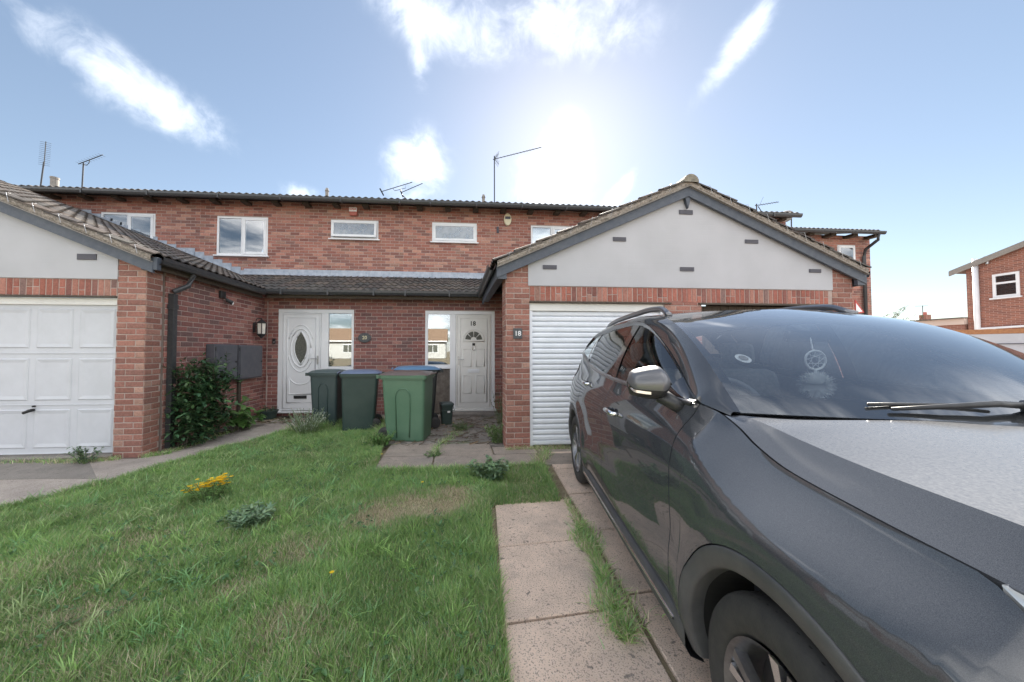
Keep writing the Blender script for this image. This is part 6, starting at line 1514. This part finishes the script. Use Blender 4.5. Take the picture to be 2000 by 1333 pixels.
# roof rails
P_ = []
for s in np.linspace(1.33, 3.02, 30):
    te, he = wse(s); k = min(1, (s-1.33)/.16, (3.02-s)/.2); k = k*k*(3-2*k); P_.append((s, te-.045, he+.010+.038*k))
m = MB(); m.tube(P_, [.017+.006*math.sin(math.pi*i/29) for i in range(30)], 8); mirror_build(m, 'roof_rail', 'trim_metal', car, smooth=True)
# door handles
for s0 in (1.36, 2.28):
    v = .80; c = side(s0, v); m = MB()
    m.tube([(s0-.095, c[1]+.0, c[2]), (s0-.08, c[1]+.030, c[2]), (s0+.06, c[1]+.034, c[2]+.004), (s0+.085, c[1]+.0, c[2]+.004)], [.012,.015,.015,.012], 8); mirror_build(m, 'door_handle', 'chrome', car, smooth=True)
    m = MB(); n_ = 14; m.poly([(s0+.055*math.cos(2*math.pi*i/n_)-.02, c[1]+.004, c[2]+.030*math.sin(2*math.pi*i/n_)) for i in range(n_)][::-1]); mirror_build(m, 'handle_cup', 'gloss_black', car)
# mirrors
def mirror_shell(n=14, k=16):
    P = []
    for i in range(n+1):
        t = i/n; row = []            # along t (outboard)
        y = .862+.145*t; ht = .080*(1-.38*t**2.2)*(min(1, .62+t*2.2)); dp = .105*(1-.30*t**2)*(min(1, .7+t*1.6))
        if t > .9: q = (t-.9)/.1; ht *= math.sqrt(max(.02, 1-q*q*.95)); dp *= math.sqrt(max(.05, 1-q*q*.9))
        for j in range(k+1):
            a = -math.pi/2+math.pi*j/k      # front half ellipse
            row.append((.70+.055*t-dp*math.cos(a)*.95, y, 1.208-.010*t+ht*math.sin(a)))
        P.append(row)
    return P
P = mirror_shell(); kk = 16
m = MB(); m.grid([r[6:] for r in P], flip=False); mi, mi2 = mirror_build(m, 'door_mirror', 'mirror_cap', car, smooth=True)
for ob, sg in ((mi, 1), (mi2, -1)):
    def mk(mm, name, mt, smooth=True):
        if sg < 0: mm.v = [(x, -y, z) for x, y, z in mm.v]; mm.f = [tuple(reversed(f)) for f in mm.f]
        return mm.build(name, mt, ob, smooth=smooth)
    mm = MB(); mm.grid([r[:7] for r in P]); mk(mm, 'mirror_base', 'black_plastic')
    mm = MB(); mm.grid([[r[0] for r in P], [r[-1] for r in P]]); mk(mm, 'mirror_back', 'gloss_black', False)
    mm = MB(); mm.poly([P[0][j] for j in range(kk+1)]); mk(mm, 'mirror_cheek', 'black_plastic', False)
    mm = MB(); mm.tube([(.66,.79,1.09),(.67,.83,1.115),(.69,.88,1.150)], [.035,.032,.036], 10); mk(mm, 'mirror_arm', 'black_plastic')
    mm = MB(); mm.grid([[(p[0]-.004, p[1]+.003, p[2]+d) for p in [r[5] for r in P[7:]]] for d in (-.006, .006)]); mk(mm, 'indicator', 'chrome')
# wipers
w_ = MB(); a0 = screen(.03, .30); b0 = screen(.012, .62)
def scr(u, v, d): p = screen(u, v); return (p[0]-d*.45, p[1], p[2]+d)
for (va, vb, ua, ub) in ((-.05,.46,.040,.028),(-.85,-.22,.045,.035)):
    w_ = MB(); w_.tube([scr(ua, va, .022), scr(lerp(ua,ub,.3), lerp(va,vb,.25), .030), scr(lerp(ua,ub,.6), lerp(va,vb,.6), .022), scr(ub, vb, .012)], [.012,.011,.009,.006], 6); w_.tube([scr(ua+.012, va+.10, .012), scr(ub+.02, vb+.06, .010)], .006, 6); w_.tube([scr(ua-.01, va-.02, .0), scr(ua, va, .035)], .018, 8); w_.build('wiper', 'black_plastic', car, smooth=True)
# wheels
def wheel(c, sg):
    wt = link('wheel', None, car); wt.location = (c, sg*.895, AH-.008); wt.empty_display_size = .1
    RT, RR = .341, .232
    m = MB(); prof_ = [(RR-.004,-.02),(RR+.012,-.004),(RR+.045,.004),(.300,.0),(.325,-.008),(.337,-.024),(RT,-.040),(RT,-.062),(.331,-.064),(.331,-.069),(RT,-.071),(RT+.001,-.105),(.331,-.107),(.331,-.113),(RT+.001,-.115),(RT,-.150),(.331,-.152),(.331,-.157),(RT,-.159),(RT,-.185),(.335,-.205),(.30,-.222),(RR,-.21)]
    m.lathe([(r_, z*1) for r_, z in prof_], 72, ax='Y')
    m.v = [(x, sg*y, z) for x, y, z in m.v]
    if sg < 0: m.f = [tuple(reversed(f)) for f in m.f]
    ty = m.build('tyre', 'tyre_rubber', wt, smooth=True); md = ty.modifiers.new('es', 'EDGE_SPLIT'); md.split_angle = R(40)
    m = MB(); r = random.Random(2)
    for k in range(64):       # shoulder sipes
        a = 2*math.pi*k/64
        for (y0, y1, da) in ((-.022,-.058,.03),(-.165,-.200,-.03)):
            for e in (0,):
                a1 = a+da; q = RT+.0008; p0 = Vector((q*math.cos(a)*(.985 if y0 > -.03 else 1), sg*y0, q*math.sin(a)*(.985 if y0 > -.03 else 1))); p1 = Vector((q*math.cos(a1), sg*y1, q*math.sin(a1))); wv = Vector((-math.sin(a), 0, math.cos(a)))*.0035; m.quad(p0-wv, p0+wv, p1+wv, p1-wv)
    m.build('tread_grooves', 'underbody', wt)
    m = MB(); m.lathe([(RR,-.004),(RR-.008,-.012),(RR-.022,-.03),(RR-.028,-.09),(RR-.03,-.20)], 60, ax='Y'); m.lathe([(0,-.085),(.17,-.09),(.205,-.10)], 40, ax='Y'); m.v = [(x, sg*y, z) for x, y, z in m.v]
    rm = m.build('rim', 'rim_metal', wt, smooth=True)
    for k in range(5):
        a = 2*math.pi*k/5+.3
        for da, mt in ((-.14,'rim_bright'),(.14,'rim_metal')):
            m = MB(); u_ = Vector((math.cos(a+da*.3), 0, math.sin(a+da*.3))); u2 = Vector((math.cos(a+da), 0, math.sin(a+da))); tg_ = Vector((-math.sin(a), 0, math.cos(a)))
            P = []
            for (q, wd, dep) in ((.045,.016,-.022),(.10,.014,-.020),(.16,.015,-.014),(.216,.020,-.012)):
                cc = u_*q*(1-(q-.045)/.171)+u2*q*((q-.045)/.171)
                P.append([tuple(cc+tg_*wd+Vector((0,sg*(dep-.03),0))), tuple(cc+tg_*wd*.8+Vector((0,sg*dep,0))), tuple(cc-tg_*wd*.8+Vector((0,sg*dep,0))), tuple(cc-tg_*wd+Vector((0,sg*(dep-.03),0)))])
            m.grid(P, flip=(sg < 0)); m.build('spoke', mt, wt)
    m = MB(); m.lathe([(0,-.012),(.03,-.013),(.034,-.022),(.06,-.024),(.062,-.05)], 24, ax='Y'); m.v = [(x, sg*y, z) for x, y, z in m.v]; m.build('hub_cap', 'rim_metal', wt, smooth=True)
    m = MB(); m.lathe([(.15,-.10),(.15,-.12)], 40, ax='Y'); m.v = [(x, sg*y, z) for x, y, z in m.v]; m.build('brake_disc', 'steel_dull', wt)
for c in (AXF, AXR):
    for sg in (1, -1): wheel(c, sg)
# underbody and inner shell
m = MB(); m.box(-.75, 3.45, -.80, .80, .17, .30); m.box(.46, 2.24, -.87, .87, .2, .34); m.build('underbody', 'underbody', car)
m = MB()
P = [[(s, topc(s)[0]-.045, z) for z in (.3, .7, topc(s)[1]-.035)] for s in np.linspace(.40, 3.2, 20)]; m.grid(P); m.grid([[(x, -y, z) for x, y, z in r] for r in P], flip=True)
m.quad((.30,-.75,.3),(.30,.75,.3),(.30,.75,1.05),(.30,-.75,1.05)); m.build('inner_shell', 'interior', car)
P = [[(s, side(s, v)[1]-.03, side(s, v)[2]) for v in np.linspace(.02, .985, 8)] for s in stations(-.86, 3.49, 50)]; m = MB(); m.grid(P, flip=True); mirror_build(m, 'gap_backing', 'underbody', car)
P = [[(lambda p: (p[0], p[1]*1.02, p[2]-.035))(hood(u, v)) for v in np.linspace(-1, 1, 15)] for u in np.linspace(0, 1.0, 10)]; m = MB(); m.grid(P); m.build('engine_cover', 'underbody', car)
# interior
m = MB(); P = []
for v in np.linspace(-.98, .98, 21):
    p = screen(.02, v); P.append([(p[0]+.03, p[1], p[2]-.03), (p[0]+.20, p[1], p[2]-.035), (p[0]+.42, p[1]*.98, p[2]-.05), (p[0]+.50, p[1]*.98, p[2]-.12), (p[0]+.48, p[1]*.98, .70)])
m.grid(P, flip=False); m.build('dashboard', 'interior', car, smooth=True)
m = MB(); m.box(.60,.85,.18,.60,1.07,1.115); m.build('instrument_hood', 'interior', car, bevel=.03)
m = MB(); sw_ = [(1.02+.075*math.sin(2*math.pi*i/32)*1, .38+.185*math.cos(2*math.pi*i/32), 1.02+.17*math.sin(2*math.pi*i/32)) for i in range(33)]; m.tube(sw_, .016, 8); m.tube([(.85,.38,.95),(1.0,.38,1.01)], .03, 8); m.box(.98,1.03,.33,.43,.97,1.06); m.build('steering_wheel', 'interior', car, smooth=True)
for sg in (.38, -.38):
    for s0 in (1.42,):
        m = MB(); m.box(s0, s0+.52, sg-.25, sg+.25, .50, .66); sq = m.build('seat', 'seat_cloth', car, bevel=.05)
        m = MB(); m.box(s0+.44, s0+.58, sg-.24, sg+.24, .62, 1.20); m.v = [(x+(z-.62)*.30, y, z) for x, y, z in m.v]; m.build('backrest', 'seat_cloth', sq, bevel=.06)
        m = MB(); m.box(s0+.60, s0+.70, sg-.13, sg+.13, 1.24, 1.42); m.v = [(x+(z-.62)*.14, y, z) for x, y, z in m.v]; m.build('headrest', 'seat_cloth', sq, bevel=.045)
m = MB(); m.box(2.45, 2.60, -.62, .62, .5, 1.16); m.v = [(x+(z-.5)*.3, y, z) for x, y, z in m.v]; m.build('rear_seat', 'seat_cloth', car, bevel=.05)
m = MB(); m.box(.98,1.02,-.11,.11,1.40,1.46); m.build('rear_view_mirror', 'gloss_black', car, bevel=.015)
m = MB(); m.box(1.28,1.46,.12,.50,1.500,1.512); m.build('sun_visor', 'headlining', car); 
m = MB(); pts = [(lambda p: (p[0]+.012, p[1], p[2]-.004))(screen(.30+.030*math.sin(2*math.pi*i/24), .80+.036*math.cos(2*math.pi*i/24))) for i in range(24)]; m.poly(pts); m.build('screen_sticker', 'paint_white', car)
m = MB(); pts = [(lambda p: (p[0]+.010, p[1], p[2]-.002))(screen(.30+.018*math.sin(2*math.pi*i/24), .80+.022*math.cos(2*math.pi*i/24))) for i in range(24)]; m.poly(pts); m.build('sticker_print', 'undercloak', car)
# dream-catcher ornament on the interior mirror
dc = thing('hanging_ornament', 'white feathered dream-catcher hanging inside the windscreen of the car', 'ornament', (1.69,.66,.016), 0); dc.rotation_euler = car.rotation_euler
mat('feather', (.85,.86,.85), .8); ox, oy, oz = .93, .02, 1.305
m = MB(); m.tube([(.98,0,1.42),(.95,.015,1.36),(ox,oy,oz+.05)], .003, 5); m.build('cord', 'feather', dc)
m = MB(); m.tube([(ox,oy+.048*math.cos(2*math.pi*i/24),oz+.048*math.sin(2*math.pi*i/24)) for i in range(25)], .005, 6); hoop = m.build('hoop', 'feather', dc)
m = MB(); ww = random.Random(4)
for i in range(9): a = 2*math.pi*i/9; b = a+2.4; m.tube([(ox,oy+.048*math.cos(a),oz+.048*math.sin(a)),(ox,oy+.048*math.cos(b),oz+.048*math.sin(b))], .0012, 4)
m.tube([(ox,oy,oz-.048),(ox,oy,oz-.09)], .006, 6); m.build('web', 'feather', dc)
m = MB()
for i in range(1100):
    a = ww.uniform(0, 2*math.pi); z = ww.uniform(-1, .95); l = ww.uniform(.055,.085); d = Vector((math.cos(a)*math.sqrt(max(0,1-z*z)), math.sin(a)*math.sqrt(max(0,1-z*z)), z)); p = Vector((ox,oy,oz-.125)); s_ = d.cross(Vector((0,0,1))).normalized()*.006; m.poly([p, p+d*l*.5+s_, p+d*l, p+d*l*.5-s_])
m.build('feathers', 'feather', dc)

# ------------------------------------------------------------------ put each thing's empty at its own base
bpy.context.view_layer.update()
def descend(o, kids, acc):
    for c in kids.get(o.name, ()): acc.append(c); descend(c, kids, acc)
kids = {}
for o in col.objects:
    if o.parent: kids.setdefault(o.parent.name, []).append(o)
for o in list(col.objects):
    if o.type != 'EMPTY' or o.parent or o.location.length > 1e-6: continue
    acc = []; descend(o, kids, acc); lo = Vector((1e9,)*3); hi = Vector((-1e9,)*3)
    for c in acc:
        if c.type != 'MESH': continue
        for b in c.bound_box:
            p = c.matrix_world @ Vector(b)
            for k in range(3): lo[k] = min(lo[k], p[k]); hi[k] = max(hi[k], p[k])
    if hi.x < lo.x: continue
    base = Vector(((lo.x+hi.x)/2, (lo.y+hi.y)/2, lo.z))
    for c in kids.get(o.name, ()): c.matrix_parent_inverse = Matrix.Translation(-base)
    o.location = base
